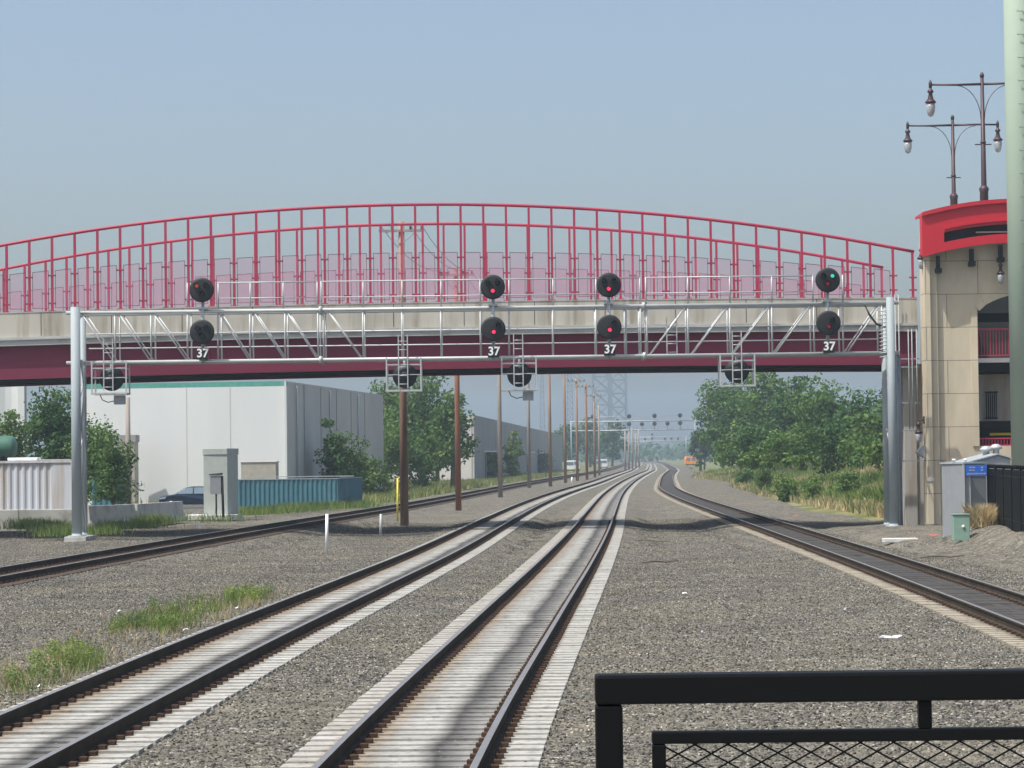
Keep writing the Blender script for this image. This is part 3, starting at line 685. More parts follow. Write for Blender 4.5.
# canopy: curved red roof
cn = MB(); cx0 = PX(922, 230, TY-.5); mid = PX(1016, 220, TY-.5); hw = mid-cx0; cx1 = mid+hw
zc0 = PZ(922, 213, TY-.5); ztop = PZ(1010, 199.5, TY-.5)
N_ = 24
def roofz(x): return zc0+(ztop-zc0)*(1-((x-mid)/hw)**2)
ZB0 = PZ(925, 257, TY-.5); ZB1 = PZ(1010, 242.5, TY-.5)
def botz(x): return ZB0+(ZB1-ZB0)*(1-((x-mid)/hw)**2)
slit0, slit1 = PX(944, 230, TY-.5), cx1-1.0
cxs = list(np.linspace(cx0, cx1, N_+1))
def strip(mb, xa, f0, f1, y0, y1, m):
    vs = []
    for x in xa: vs += [(x, y0, f0(x)), (x, y0, f1(x)), (x, y1, f1(x)), (x, y1, f0(x))]
    k = len(xa); fs = [(4*i+a, 4*i+(a+1) % 4, 4*i+4+(a+1) % 4, 4*i+4+a) for i in range(k-1) for a in range(4)]+[(0, 1, 2, 3), (4*k-4, 4*k-3, 4*k-2, 4*k-1)]
    mb.add(vs, fs, m)
sl0 = lambda x: botz(x)+.38; sl1 = lambda x: botz(x)+.8
inner = [x for x in cxs if slit0 < x < slit1]; inner = [slit0]+inner+[slit1]
y0c, y1c = TY-.5, TY-.38
strip(cn, cxs, lambda x: sl1(x)+.0, lambda x: roofz(x), y0c, y1c, 'canopy')
strip(cn, cxs, lambda x: botz(x), lambda x: sl0(x), y0c, y1c, 'canopy')
strip(cn, [cx0]+[x for x in cxs if cx0 < x < slit0]+[slit0], lambda x: sl0(x)+.001, lambda x: sl1(x)-.001, y0c, y1c, 'canopy')
strip(cn, [slit1]+[x for x in cxs if slit1 < x < cx1]+[cx1], lambda x: sl0(x)+.001, lambda x: sl1(x)-.001, y0c, y1c, 'canopy')
strip(cn, cxs, lambda x: roofz(x)-.14, lambda x: roofz(x)+.03, y0c-.12, y0c-.003, 'canopy')
strip(cn, inner, lambda x: sl1(x)+.12, lambda x: sl1(x)+.22, y0c-.07, y0c-.003, 'canopy')
co_ = cn.build('canopy_fascia', tw)
rt = MB(); strip(rt, cxs, lambda x: roofz(x)-.12, lambda x: roofz(x)-.0, y1c+.003, TY+1.3, 'canopy'); rt.build('roof', tw)
sd = MB().box(cx0, cx0+.12, y1c+.003, TY+.1, ZB0+.1, zc0-.13, 'canopy'); sd.build('canopy_side', tw)
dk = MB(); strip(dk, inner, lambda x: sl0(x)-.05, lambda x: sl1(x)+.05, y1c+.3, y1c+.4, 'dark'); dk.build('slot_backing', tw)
MB().box(PX(975, 232, TY), OX1, y1c+.1, y1c+.25, PZ(985, 233.3, TY), PZ(985, 232, TY), 'beige').build('slot_light_strip', tw)
for x, yb in ((938, 273), (972, 266), (1001, 262)):
    D = TY+.1; X = PX(x, 260, D); q = MB()
    q.box(X-.07, X+.07, D-.1, TY+.39, PZ(x, yb, D)+.2, PZ(x, yb-17, D), 'blackmatt'); q.box(X-.13, X+.13, D-.16, TY+.39, PZ(x, yb, D), PZ(x, yb, D)+.2, 'blackmatt'); q.build('roof_bracket', tw)
MB().box(TX-.6, TX-.03, 108.8, 111.4, -.2, 7.04, 'pier').build('bridge_pier', op, bevel=.03)
MB().box(TX-.027, TX+.64, 108.9, 116.8, -.2, 7.04, 'pier').build('bridge_pier', op, bevel=.02)
ab = struct(MB().prism([(18.3, 111.9), (21.8, 131), (45, 131), (45, 111.9)], -.2, 9.4, 'pier', 'XY').build('road_approach'))
# pipes on the bridge pier
cd = empty('conduit_rack', (TX-.9, 107.9, 0), 'row of thin grey conduits rising between the gantry post and the concrete pier', 'conduits')
for k, dx in enumerate((-.85, -.7, -.3, -.15, .05)):
    X = TX-.2+dx; MB().tube([(X, 107.75, .2 if k < 2 else 4.2), (X, 107.75, 10.0 if k < 2 else 8.5)], .024, 'galv_dull', 6).build('conduit', cd)
for z in (6.85, 7.2, 5.3, 4.1, 2.8): MB().box(TX-1.15, TX-.03, 107.78, 107.84, z, z+.05, 'galv_dull').build('bracket', cd)
# wall lanterns
def lantern(mb, c, s=1.0):      # hanging lantern, c = top hook point
    x, y, z = c
    mb.lathe((x, y, z-.62*s), [(.12*s, .1*s), (.14*s, .12*s), (.09*s, .25*s), (.06*s, .4*s), (.11*s, .45*s), (.09*s, .5*s), (.05*s, .55*s), (.03*s, .62*s)], 'lampbrown', 14)
    mb.lathe((x, y, z-.62*s-.12*s), [(.1*s, .16*s), (.17*s, .2*s), (.19*s, .23*s), (.11*s, .32*s)], 'lampbrown', 14)
def globe(c, s): 
    x, y, z = c; return MB().lathe((x, y, z-.62*s-.5*s), [(.02*s, .12*s), (.09*s, .16*s), (.13*s, .28*s), (.155*s, .45*s), (.14*s, .55*s)], 'globe', 14)
for (x, y, D, side, lab) in ((921, 247, TY+.2, 1, 'dark wall lantern at the top left corner of the stone tower'), (1000.5, 262, TY-.05, 0, 'dark wall lantern on the tower front under the red roof beside the green pole'), (918.5, 421, TY+.4, 1, 'dark wall lantern low on the left side of the stone tower')):
    X, Z = PX(x, y, D), PZ(x, y, D)
    r = empty('wall_lantern', (X, D, Z), lab, 'wall lamp', 'lanterns on the stone tower')
    q = MB(); lantern(q, (X, D, Z), .95)
    if side: q.tube([(X, D, Z), (X, D, Z+.05), (TX+.02, D, Z+.05)], .03, 'lampbrown', 8); q.box(TX-.06, TX-.003, D-.08, D+.08, Z-.12, Z+.2, 'lampbrown')
    else: q.tube([(X, D, Z), (X, D, Z+.08), (X, TY+.41, Z+.08)], .03, 'lampbrown', 8)
    q.build('lamp_body', r); globe((X, D, Z), .95).build('lamp_glass', r)
X, Z = PX(921, 452, TY+.2), PZ(921, 452, TY+.2)
fl = MB().prism([(X-.22, Z-.02), (X+.05, Z+.28), (TX-.01, Z+.28), (TX-.01, Z-.25), (X+.1, Z-.25)], TY+.1, TY+.5, 'cab'); tag(fl.build('floodlight', bevel=.02), 'grey wedge shaped floodlight on the lower left side of the stone tower', 'floodlight')
# twin street lamps above
def street_lamp(x, ytop, D, aspan, lab):
    X, Z = PX(x, ytop, D), PZ(x, ytop, D)
    r = empty('street_lamp', (X, D, 9.4), lab, 'street lamp', 'twin arm street lamps on the road above')
    q = MB().tube([(X, D, 9.4), (X, D, 13.6), (X, D, 14.6), (X, D, Z)], [.24, .17, .13, .075], 'lampbrown', 12)
    q.lathe((X, D, 9.4), [(.4, 0), (.4, .3), (.3, .6), (.24, 1.2)], 'lampbrown', 14); q.lathe((X, D, PZ(x, 199 if D < 120 else 205, D)), [(.18, -.6), (.2, -.5), (.19, .3), (.23, .45), (.13, .6)], 'lampbrown', 14)
    q.lathe((X, D, Z-.02), [(.09, 0), (.1, .1), (.05, .22)], 'lampbrown', 10)
    for dz_ in (3.0, 5.6): q.lathe((X, D, Z-dz_), [(.12, 0), (.14, .05), (.12, .1)], 'lampbrown', 10); 
    q.build('pole', r)
    za = Z-.32
    for s_ in (-1, 1):
        a = MB().tube([(X, D, za), (X+s_*aspan*.5, D, za+.02*s_), (X+s_*aspan, D, za-.0)], [.06, .05, .045], 'lampbrown', 8)
        pts = [(X+s_*(.08+1.1*(1-math.cos(t))), D, za-1.6+1.55*math.sin(t)) for t in np.linspace(0, PI/2, 9)]
        a.tube(pts, .018, 'lampbrown', 6); a.lathe((X+s_*aspan, D, za), [(.07, -.15), (.08, .08), (.02, .22)], 'lampbrown', 8)
        a.box(X+s_*.15-.22, X+s_*.15+.22, D-.02, D+.02, za-2.75, za-2.7, 'lampbrown')
        a.build('arm', r)
        q = MB(); lantern(q, (X+s_*aspan, D, za-.1), 1.35); lo = q.build('lamp_head', r); globe((X+s_*aspan, D, za-.1), 1.35).build('lamp_glass', lo)
street_lamp(982, 77, 112, 2.33, 'taller looking twin arm street lamp rising above the red roof beside the green pole')
street_lamp(952.5, 119, 129, 2.33, 'smaller looking twin arm street lamp left of the taller one above the red roof')
# pale green monopole
gp = empty('monopole', (20.75, 100, 0), 'huge pale green steel pole with climbing steps at the right edge', 'pole')
gxp = PX(1008.7, 300, 100)+.62
MB().tube([(gxp, 100, 0), (gxp, 100, 32)], [.62, .6], 'green_pole', 32).build('shaft', gp)
MB().tube([(gxp+.1, 99.33, .5), (gxp+.1, 99.33, 32)], .05, 'ped', 8).build('cable', gp)
for k, z in enumerate(np.arange(4, 22, .93)): MB().tube([(gxp+.02, 99.4, z), (gxp+.02, 99.28, z), (gxp-.22, 99.3, z), (gxp-.22, 99.3, z+.06)], .016, 'ped', 6).build('climbing_step', gp)
# ------------------------------------------------------------------ right foreground equipment
D = 86
cx, cw = PX(950, 500, D), PX(987, 500, D)
cb = empty('signal_cabinet', ((cx+cw)/2, D, .1), 'grey metal signal cabinet with a blue sign, standing left of the black fence', 'equipment cabinet')
xc_ = PX(964, 500, D-.2)
zt_ = PZ(965, 464, D)
MB().prism([(cx, D+1.6), (xc_, D-.2), (cw, D+.1), (cw-.05, D+2.0)], .05, zt_, 'cab', 'XY').build('housing', cb, bevel=.02)
MB().prism([(cx-.05, D+1.6), (xc_-.01, D-.27), (cw+.04, D+.04), (cw-.02, D+2.05)], zt_+.003, zt_+.06, 'galv_dull', 'XY').build('lid', cb)
MB().box(xc_-.03, xc_+.03, D-.25, D-.2, .1, zt_, 'galv').build('corner_trim', cb); MB().box(xc_+.2, xc_+.23, D-.2, D-.15, .1, zt_-.3, 'galv').build('corner_trim', cb)
for x in (957, 968.5): MB().lathe((PX(x, 463, D), D+.6, zt_+.06), [(.05, 0), (.05, .06), (.08, .07), (.06, .12)], 'white', 10).build('cap', cb)
bg = empty('equipment_bungalow', (PX(995, 500, 89), 89, .1), 'grey hut with sloping roof and two mushroom vents behind the signal cabinet', 'equipment hut')
D2 = 89.5; x0, x1 = PX(974, 480, D2), PX(1011, 480, D2)
xm = PX(998, 480, D2)
MB().prism([(x0, .1), (x1, .1), (x1, PZ(1011, 459, D2)), (xm, PZ(998, 455, D2)), (x0-.3, PZ(966, 464, D2)), (x0-.3, .1)], D2, D2+3, 'cab').build('body', bg, bevel=.015)
MB().prism([(x1+.05, PZ(1011, 458.7, D2)), (xm, PZ(998, 454.7, D2)), (x0-.3, PZ(966, 463.6, D2)), (x0-.3, PZ(966, 462.4, D2)), (xm, PZ(998, 453.6, D2)), (x1+.05, PZ(1011, 457.6, D2))], D2-.08, D2+3.05, 'galv_dull').build('roof', bg)
for x, y in ((986, 452), (996, 450)):
    X, Z = PX(x, y, 91), PZ(x, y, 91)
    MB().lathe((X, 91, Z-.3), [(.12, 0), (.12, .32), (.22, .34), (.22, .42), (.12, .5), (.05, .52)], 'galv', 16).build('vent', bg)
# sign
X0, X1, Z0, Z1 = PX(965.5, 470, D-.25), PX(986.5, 470, D-.25), PZ(975, 476, D-.25), PZ(975, 465, D-.25)
sg = MB().box(X0, X1, D-.31, D-.28, Z0, Z1, 'bluesign').build('sign', cb)
t = MB(); W_ = X1-X0; H_ = Z1-Z0
for row, (za, words) in enumerate(((.77, ((.16, 5), (.72, 2))), (.52, ((.14, 5), (.72, 2))), (.2, ((.05, 15),)))):
    for xs_, nn in words:
        for k in range(nn):
            xa = X0+W_*xs_+k*W_*.062; t.box(xa, xa+W_*.04, D-.316, D-.311, Z0+H_*(za-.065), Z0+H_*(za+.065+.03*(k % 2)), 'globe')
t.build('lettering', sg)
sg['label'] = 'small blue sign with rows of white lettering'
D = 82.5; X0, X1 = PX(953.5, 530, D), PX(970, 530, D); zb_, zt2 = PZ(960, 538, D)-.1, PZ(960, 515, D)
pd = empty('utility_pedestal', (X0, D, zb_), 'small sage green pedestal box on the gravel before the grey cabinet', 'utility box')
MB().box(X0, X1, D, D+.4, zb_, zt2, 'ped').build('body', pd, bevel=.02); MB().box(X0-.02, X1+.02, D-.03, D+.43, zt2+.002, zt2+.035, 'ped').build('lid', pd, bevel=.01)
MB().lathe(((X0+X1)/2+.05, D-.05, (zb_+zt2)/2+.05), [(.02, 0), (.05, .01), (.05, .05)], 'white', 12, 'Y').build('lock', pd)
# black fence
fa = P(988, 468, 86.5); fb = P(1026, 472, 76); fc = P(1200, 520, 52)
bf = empty('picket_fence', (fa.x, fa.y, .4), 'black steel picket fence on the gravel bank at the right edge', 'fence')
pts = [Vector((fa.x, fa.y, 2.62)), Vector((fb.x, fb.y, 2.6)), Vector((fb.x-1.0, 60, 2.6))]
for a, c in ((pts[0], pts[1]), (pts[1], pts[2])):
    for dz_ in (-.22, -1.62): MB().bar(a+Vector((0, 0, dz_)), c+Vector((0, 0, dz_)), .045, .045, 'black').build('fence_rail', bf)
    L_ = (c-a).length; n = int(L_/.115); post_every = 20; 
    q = MB()
    for k in range(n):
        p = a+(c-a)*(k/n)
        if k % post_every == 0:
            MB().box(p.x-.04, p.x+.04, p.y-.04, p.y+.04, .3, 2.72, 'black').build('fence_post', bf)
        else: q.box(p.x-.014, p.x+.014, p.y-.03, p.y+.03, .62, 2.6, 'black')
    q.build('picket_panel', bf)
    c_ = MB()
    for k in range(0, n, 5):
        p = a+(c-a)*(k/n); c_.lathe((p.x, p.y, 2.62), [(.03, 0), (.05, .06), (.04, .11), (.01, .14)], 'black', 8)
    c_.build('finial', bf)
# ------------------------------------------------------------------ foreground railing
RY = 5.0
def rp_(x, y): return P(x, y, RY)
rl = empty('platform_railing', (rp_(600, 700).x, RY, 1.5), 'black steel platform end railing with chain link mesh, close to the camera', 'railing')
zr = rp_(600, 689).z; xl = rp_(595, 700).x; xr_ = 2.6; zb2 = 1.55
def rbox(name, x0, x1, z0, z1, d=.025, bev=.006): return MB().box(x0, x1, RY-d, RY+d, z0, z1, 'black').build(name, rl, bevel=bev)
rbox('top_rail', xl, xr_, zr-.029, zr+.029, .03)
rbox('post', xl, xl+.054, 1.5, zr-.03, .027); rbox('post', xr_-.054, xr_, 1.5, zr-.03, .027)
xi = rp_(652, 745).x; zi = rp_(700, 737).z
rbox('mesh_frame', xi, xr_-.11, zi-.012, zi+.012, .014, .003); rbox('mesh_frame', xi, xi+.027, zb2, zi-.013, .014, .003)
rbox('mesh_frame', xi+.028, xr_-.11, zb2, zb2+.025, .014, .003); rbox('mesh_frame', xr_-.137, xr_-.11, zb2+.026, zi-.013, .014, .003)
xk = rp_(918, 710).x; rbox('strut', xk, xk+.026, zi+.013, zr-.03, .012, .002)
rbox('strut', xl+.055, xi-.001, 1.75, 1.775, .012, .002)
q = MB(); a0, a1, b0, b1 = xi+.02, xr_-.13, zb2+.02, zi-.006; sp = .066; tw_ = .55
k = -60
while k < 90:
    for s_ in (1, -1):
        # line z = s*(x - a0)*tw + c
        c = b0+k*sp*tw_ if s_ == 1 else b0+(k+60)*sp*tw_
        xs_ = []
        for x in (a0, a1):
            pass
        xlo, xhi = a0, a1
        f = lambda x: s_*(x-a0)*tw_+c
        if s_ == 1: xlo = max(xlo, a0+(b0-c)/tw_); xhi = min(xhi, a0+(b1-c)/tw_)
        else: xlo = max(xlo, a0+(c-b1)/tw_); xhi = min(xhi, a0+(c-b0)/tw_)
        if xhi-xlo > .01: q.tube([(xlo, RY+.004*s_, f(xlo)), (xhi, RY+.004*s_, f(xhi))], .0019, 'black', 5, False)
    k += 1
q.build('chain_link_mesh', rl, calc=False)
# ------------------------------------------------------------------ left side: buildings, fences, car
wb = empty('warehouse', (-22, 190, 0), 'white flat roofed warehouse with a teal roof band, facing the tracks on the left', 'building')
D = 190; c0 = P(286, 381, D); cl = P(82, 386, D); ch = c0.z
cr_ = P(383, 394, 235)
def wallbox(mb, a, b_, t, z0, z1, m):
    a = Vector(a); b_ = Vector(b_); d = (b_-a).normalized(); nrm = Vector((-d.y, d.x, 0))*t
    vs = [(a.x, a.y, z0), (b_.x, b_.y, z0), (b_.x+nrm.x, b_.y+nrm.y, z0), (a.x+nrm.x, a.y+nrm.y, z0)]; vs += [(v[0], v[1], z1) for v in vs]
    mb.add(vs, [(0, 3, 2, 1), (4, 5, 6, 7), (0, 1, 5, 4), (1, 2, 6, 5), (2, 3, 7, 6), (3, 0, 4, 7)], m)
A_ = Vector((cl.x, 192, 0)); B_ = Vector((c0.x, 190, 0)); C_ = Vector((cr_.x, 235, 0)); D_ = Vector((cl.x, 240, 0))
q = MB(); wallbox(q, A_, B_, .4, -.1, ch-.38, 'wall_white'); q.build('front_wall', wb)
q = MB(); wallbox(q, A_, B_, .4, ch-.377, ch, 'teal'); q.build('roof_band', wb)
q = MB(); wallbox(q, B_+Vector((.01, .41, 0)), C_, .4, -.1, ch, 'wall_grey_shade'); q.build('side_wall', wb)  # white building's shaded side, its shade given as a greyer colour
q = MB(); q.add([(A_.x, A_.y, ch-.2), (B_.x, B_.y, ch-.2), (C_.x, C_.y, ch-.2), (D_.x, D_.y, ch-.2)], [(0, 1, 2, 3)], 'wall_grey_shade'); q.build('roof', wb)
q = MB(); q.bar((B_.x-.05, 189.93, 0), (B_.x-.05, 189.93, ch-.02), .16, .1, 'wall_white'); q.build('corner_trim', wb)
q = MB()
for x in (185, 229.5): X = PX(x, 430, 190); q.box(X-.035, X+.035, 190.0+(B_.x-X)*2/(B_.x-A_.x)-.015, 190.3+(B_.x-X)*2/(B_.x-A_.x), .1, ch-.4, 'wall_grey_shade')
q.build('panel_joint', wb)
q = MB(); d_ = (C_-B_).normalized(); n_ = Vector((d_.y, -d_.x, 0))
for t_ in (7, 14, 21, 28, 35): p = B_+d_*t_; q.bar(p+n_*.01+Vector((0, 0, .1)), p+n_*.01+Vector((0, 0, ch-.1)), .06, .06, 'warehouse')
for t_ in (3.5, 17.5, 31): p = B_+d_*t_; q.tube([p+n_*.12+Vector((0, 0, .1)), p+n_*.12+Vector((0, 0, ch-.3))], .07, 'galv_dull', 6)
q.build('downpipe', wb)
# lean-to at its left
D = 188; q = MB(); xa, xb = PX(117, 470, D), PX(134.5, 470, D)
lt = empty('shed', (xa, D, 0), 'tan brown shed with barred opening at the left corner of the white warehouse', 'shed')
MB().box(xa, xb, D, D+2, 0, PZ(125, 442, D), 'beige').build('wall', lt); MB().prism([(xa-.2, D-.1), (xb+.1, D-.1), (xb+.1, D+2), (xa-.2, D+2)], PZ(125, 442, D)+.003, PZ(125, 435, D), 'warehouse', 'XY').build('roof', lt)
q = MB().box(xa+.2, xb-.35, D-.06, D-.003, .3, PZ(125, 456, D), 'dark')
for k in range(5): q.box(xa+.25+k*.17, xa+.3+k*.17, D-.1, D-.063, .3, PZ(125, 456, D), 'beige')
q.build('barred_door', lt)
# blue-green corrugated enclosure
def corrugated(mb, a, b_, z0, z1, m, pitch=.3, depth=.06):
    a = Vector(a); b_ = Vector(b_); L_ = (b_-a).length; d = (b_-a)/L_; nrm = Vector((d.y, -d.x, 0)); n = int(L_/pitch)*4; vs = []
    for k in range(n+1):
        o = (0, 1, 1, 0)[k % 4]*depth; p = a+d*(L_*k/n)+nrm*o; vs += [(p.x, p.y, z0), (p.x, p.y, z1), (p.x-nrm.x*.03, p.y-nrm.y*.03, z1), (p.x-nrm.x*.03, p.y-nrm.y*.03, z0)]
    fs = [(4*i+j, 4*i+(j+1) % 4, 4*i+4+(j+1) % 4, 4*i+4+j) for i in range(n) for j in range(4)]
    mb.add(vs, fs, m)
p0, p1, p2 = P(238, 500, 164), P(338, 500, 164), P(362, 498, 172)
zf = PZ(290, 479.5, 164)
bfz = empty('corrugated_fence', (p1.x, 164, 0), 'blue green corrugated sheet fence enclosing a yard before the white warehouse', 'fence')
q = MB(); corrugated(q, (p0.x, 164, 0), (p1.x, 164, 0), .05, zf, 'bluegreen'); q.build('front_panel', bfz)
q = MB(); corrugated(q, (p1.x, 164, 0), (p2.x, 172, 0), .05, zf+.02, 'bluegreen'); q.build('side_panel', bfz)
q = MB(); q.bar((p0.x, 163.97, zf+.03), (p1.x, 163.97, zf+.03), .1, .06, 'galv_dull'); q.bar((p1.x, 163.97, zf+.03), (p2.x, 172, zf+.03), .1, .06, 'galv_dull'); q.build('cap_rail', bfz)
q = MB(); q.bar((p0.x, 174, zf+.12), (p2.x-.6, 173, zf+.12), .1, .06, 'galv_dull'); q.bar((p0.x, 174, .05), (p0.x, 174, zf+.1), .1, .1, 'galv_dull'); q.build('rear_rail', bfz)
q = MB().box(PX(241, 470, 176), PX(276, 470, 176), 176, 178, 0, PZ(258, 462.5, 176), 'beige'); q.box(PX(241, 470, 176)-.05, PX(276, 470, 176)+.05, 175.95, 178.05, PZ(258, 462.5, 176)+.002, PZ(258, 462, 176)+.05, 'wall_grey_shade'); tag(q.build('storage_crate', bevel=.02), 'plain beige storage box standing behind the blue green fence', 'storage box')
# sage utility cabinet
D = 138; uc = empty('utility_cabinet', (PX(215, 500, D), D, .1), 'tall sage grey utility cabinet on a concrete slab beside the parked car', 'utility cabinet')
x0, xm, x1 = PX(203, 480, D), PX(227.5, 480, D), PX(238, 480, D+1.2)
zt3 = PZ(215, 448.5, D)
MB().prism([(x0, D+.2), (xm, D), (x1, D+1.3), (x0+.6, D+1.6)], .1, zt3-.35, 'shed', 'XY').build('body', uc, bevel=.02)
MB().prism([(x0-.03, D+.17), (xm, D-.05), (x1+.04, D+1.33), (x0+.57, D+1.65)], zt3-.347, zt3, 'shed', 'XY').build('lid', uc, bevel=.02)
MB().box(x0-1.0, x1+.1, D-.6, D+2, -.05, .22, 'slab').build('plinth', uc, bevel=.02)
D = 136.5; mx = empty('meter_box', (PX(217, 500, D), D, .1), 'small pale meter box on a post before the tall sage cabinet', 'meter box')
MB().box(PX(210, 485, D), PX(221, 485, D), D, D+.3, PZ(215, 494, D), PZ(215, 475.5, D), 'cab').build('box', mx, bevel=.01)
MB().prism([(PX(209, 485, D), PZ(215, 475, D)), (PX(222, 485, D), PZ(215, 475, D)), (PX(222, 485, D), PZ(215, 473, D)), (PX(209, 485, D), PZ(215, 474, D))], D-.05, D+.35, 'dark').build('hood', mx)
MB().tube([(PX(216, 500, D), D+.1, .1), (PX(216, 500, D), D+.1, PZ(215, 494, D))], .05, 'dark', 8).build('post', mx)
MB().tube([(PX(223, 500, D), D+.1, .1), (PX(222, 500, D), D+.1, PZ(215, 476, D))], .07, 'dark', 8).build('conduit', mx)
# car
def car():
    D = 168; L_ = 4.3; xf = PX(158.5, 500, D); r = empty('parked_car', (xf+2, D, .02), 'dark blue hatchback parked beside the white warehouse, half hidden by the utility cabinet', 'car')
    prof = [(0, .35), (.02, .62), (.12, .78), (.5, .88), (1.05, .95), (1.75, 1.38), (2.2, 1.47), (3.1, 1.46), (3.75, 1.25), (4.15, .98), (4.28, .7), (4.3, .35), (3.75, .25), (.4, .25)]
    q = MB(); y0, y1 = D, D+1.7
    n = len(prof)
    def ins(z): return .0 if z < .95 else (z-.95)*.45
    vs = [(xf+a, y0+ins(z), z+.02) for a, z in prof]+[(xf+a, y1-ins(z), z+.02) for a, z in prof]
    q.add(vs, [list(range(n)), list(range(2*n-1, n-1, -1))]+[(i, i+n, (i+1) % n+n, (i+1) % n) for i in range(n)], 'carblue'); q.build('body', r, bevel=.06)
    def side(pts, m, nm, e=.012):
        q = MB(); k = len(pts); vs = [(xf+a, y0+ins(z)-e, z+.02) for a, z in pts]+[(xf+a, y0+ins(z)+.02, z+.02) for a, z in pts]
        q.add(vs, [list(range(k)), list(range(2*k-1, k-1, -1))]+[(i, i+k, (i+1) % k+k, (i+1) % k) for i in range(k)], m); return q.build(nm, r)
    side([(1.25, .98), (1.82, 1.34), (2.3, 1.4), (2.3, .98)], 'glass', 'side_window'); side([(2.38, .98), (2.38, 1.4), (3.1, 1.39), (3.3, .98)], 'glass', 'side_window'); side([(3.38, 1.0), (3.2, 1.36), (3.55, 1.24), (3.8, 1.02)], 'glass', 'side_window')
    q = MB(); q.add([(xf+1.1, y0+.15, .995), (xf+1.1, y1-.15, .995), (xf+1.72, y1-.3, 1.4), (xf+1.72, y0+.3, 1.4)], [(0, 1, 2, 3)], 'glass'); q.build('windscreen', r)
    side([(.05, .62), (.1, .72), (.5, .8), (.45, .66)], 'globe', 'headlight')
    for X in (.85, 3.45):
        for Y in (y0-.01, y1-.2):
            w_ = MB().lathe((xf+X, Y, .33), [(.2, 0), (.31, .005), (.33, .03), (.33, .18), (.2, .21)], 'tyre', 20, 'Y').build('wheel', r)
            MB().lathe((xf+X, Y-.015, .33), [(.05, 0), (.19, .005), (.2, .02)], 'galv', 14, 'Y').build('rim', w_)
car()
# jersey barriers & wall
def jersey(a, b_, lab, h=1.05):
    a = Vector(a); b_ = Vector(b_); d = (b_-a).normalized(); nrm = Vector((d.y, -d.x, 0))
    pr = [(-.34, 0), (-.34, .1), (-.16, .36), (-.1, h), (.1, h), (.16, .36), (.34, .1), (.34, 0)]
    vs = [(p.x+nrm.x*u, p.y+nrm.y*u, z+.02) for p in (a, b_) for u, z in pr]; n = 8
    q = MB().add(vs, [list(range(n)), list(range(n, 2*n))[::-1]]+[(i, i+n, (i+1) % n+n, (i+1) % n) for i in range(n)], 'barrier')
    for t in (.2, .8):
        c = a+(b_-a)*t+nrm*.345; q.bar(c-d*.14+Vector((0, 0, .07)), c+d*.14+Vector((0, 0, .07)), .02, .1, 'dark')
    tag(q.build('jersey_barrier', bevel=.015), lab, 'concrete barrier', 'jersey barriers by the leftmost track')
ja = P(87, 520, 121.5); jb = P(134, 520, 125.5); jc = P(181, 518, 133)
jersey((ja.x, 121.5, -.1), (jb.x-.05, 125.5, -.08), 'pale concrete jersey barrier right beside the left gantry post')
jersey((jb.x+.05, 125.6, -.08), (jc.x, 133, 0), 'pale concrete jersey barrier between the other barrier and the parked car')
q = MB(); x = -36
while x < PX(60, 520, 121.5)-.1:
    q.box(x, x+2.97, 121.5, 121.85, -.12, .93, 'barrier'); x += 3.0
tag(q.build('concrete_wall', bevel=.02), 'low pale concrete wall in front of the white container, left of the gantry post', 'wall')
# container
D = 126; x1 = PX(73, 480, D); x0 = x1-12.2; zt4 = PZ(40, 460.5, D)
ct = empty('shipping_container', (x1-3, D, .6), 'white corrugated shipping container behind the low concrete wall at left', 'container')
q = MB(); corrugated(q, (x0, D, 0), (x1-1.0, D, 0), .75, zt4-.12, 'container', .36, -.05); q.build('side_panel', ct)
MB().box(x1-1.0, x1-.1, D-.02, D, .75, zt4-.12, 'container').build('flat_panel', ct)
MB().box(x0, x1+.1, D-.06, D+.1, zt4-.117, zt4, 'container').build('top_rail', ct); MB().box(x0, x1+.1, D-.06, D+.1, .6, .747, 'container').build('bottom_rail', ct)
MB().box(x1-.1, x1+.1, D-.06, D+.1, .75, zt4-.12, 'container').build('corner_post', ct)
MB().box(x1+.0, x1+.15, D+.12, D+2.4, .6, zt4-.03, 'container').build('end_wall', ct); MB().box(x0, x1, D+.12, D+2.4, .6, zt4-.05, 'container').build('roof', ct)
MB().box(x0, x1, D+.3, D+2.2, 0, .597, 'dark').build('support', ct)
q = MB().box(PX(9, 459, 127), PX(39, 459, 127), 126.6, 127.6, zt4+.003, PZ(25, 457.5, 125), 'fabric'); tag(q.build('tarpaulin', bevel=.03), 'folded pale tarpaulin lying on top of the white container', 'tarpaulin')
q = MB().box(PX(40, 459, 127), PX(72, 459, 127), 126.5, 127.0, zt4+.003, PZ(55, 459.2, 125), 'beige'); tag(q.build('timber_plank', bevel=.01), 'brown planks lying along the top of the white container', 'planks')
X = PX(17, 447, 132); R_ = .62; Z = PZ(10, 447.5, 132)
tk = empty('storage_tank', (X-2, 132, Z-R_), 'green cylindrical tank above the white container at the left edge', 'tank')
MB().lathe((X-4, 132, Z), [(.1, -.2), (.5, -.1), (R_, .05), (R_, 3.7), (.52, 3.88), (.3, 3.97), (.05, 4)], 'tank', 28, 'X').build('tank_body', tk)
for k in (-3.2, -.8): MB().box(X+k, X+k+.2, 131.6, 132.4, 0, Z-R_+.15, 'dark').build('support', tk)
# white tower building far left
D = 215; x0, x1 = -60, PX(24.5, 420, D)
gb = empty('grey_building', (x1-4, D, 0), 'pale grey ribbed building rising behind the trees at the left edge', 'building')
q = MB(); corrugated(q, (x0, D, 0), (x1, D, 0), 0, 13, 'wall_white', 2.2, -.12); q.build('front_wall', gb); MB().box(x1-.3, x1, D+.2, D+1, 0, 13, 'wall_grey_shade').build('side_wall', gb); MB().box(x0, x1+.1, D-.1, D+1, 13.003, 13.3, 'wall_grey_shade').build('roof', gb)
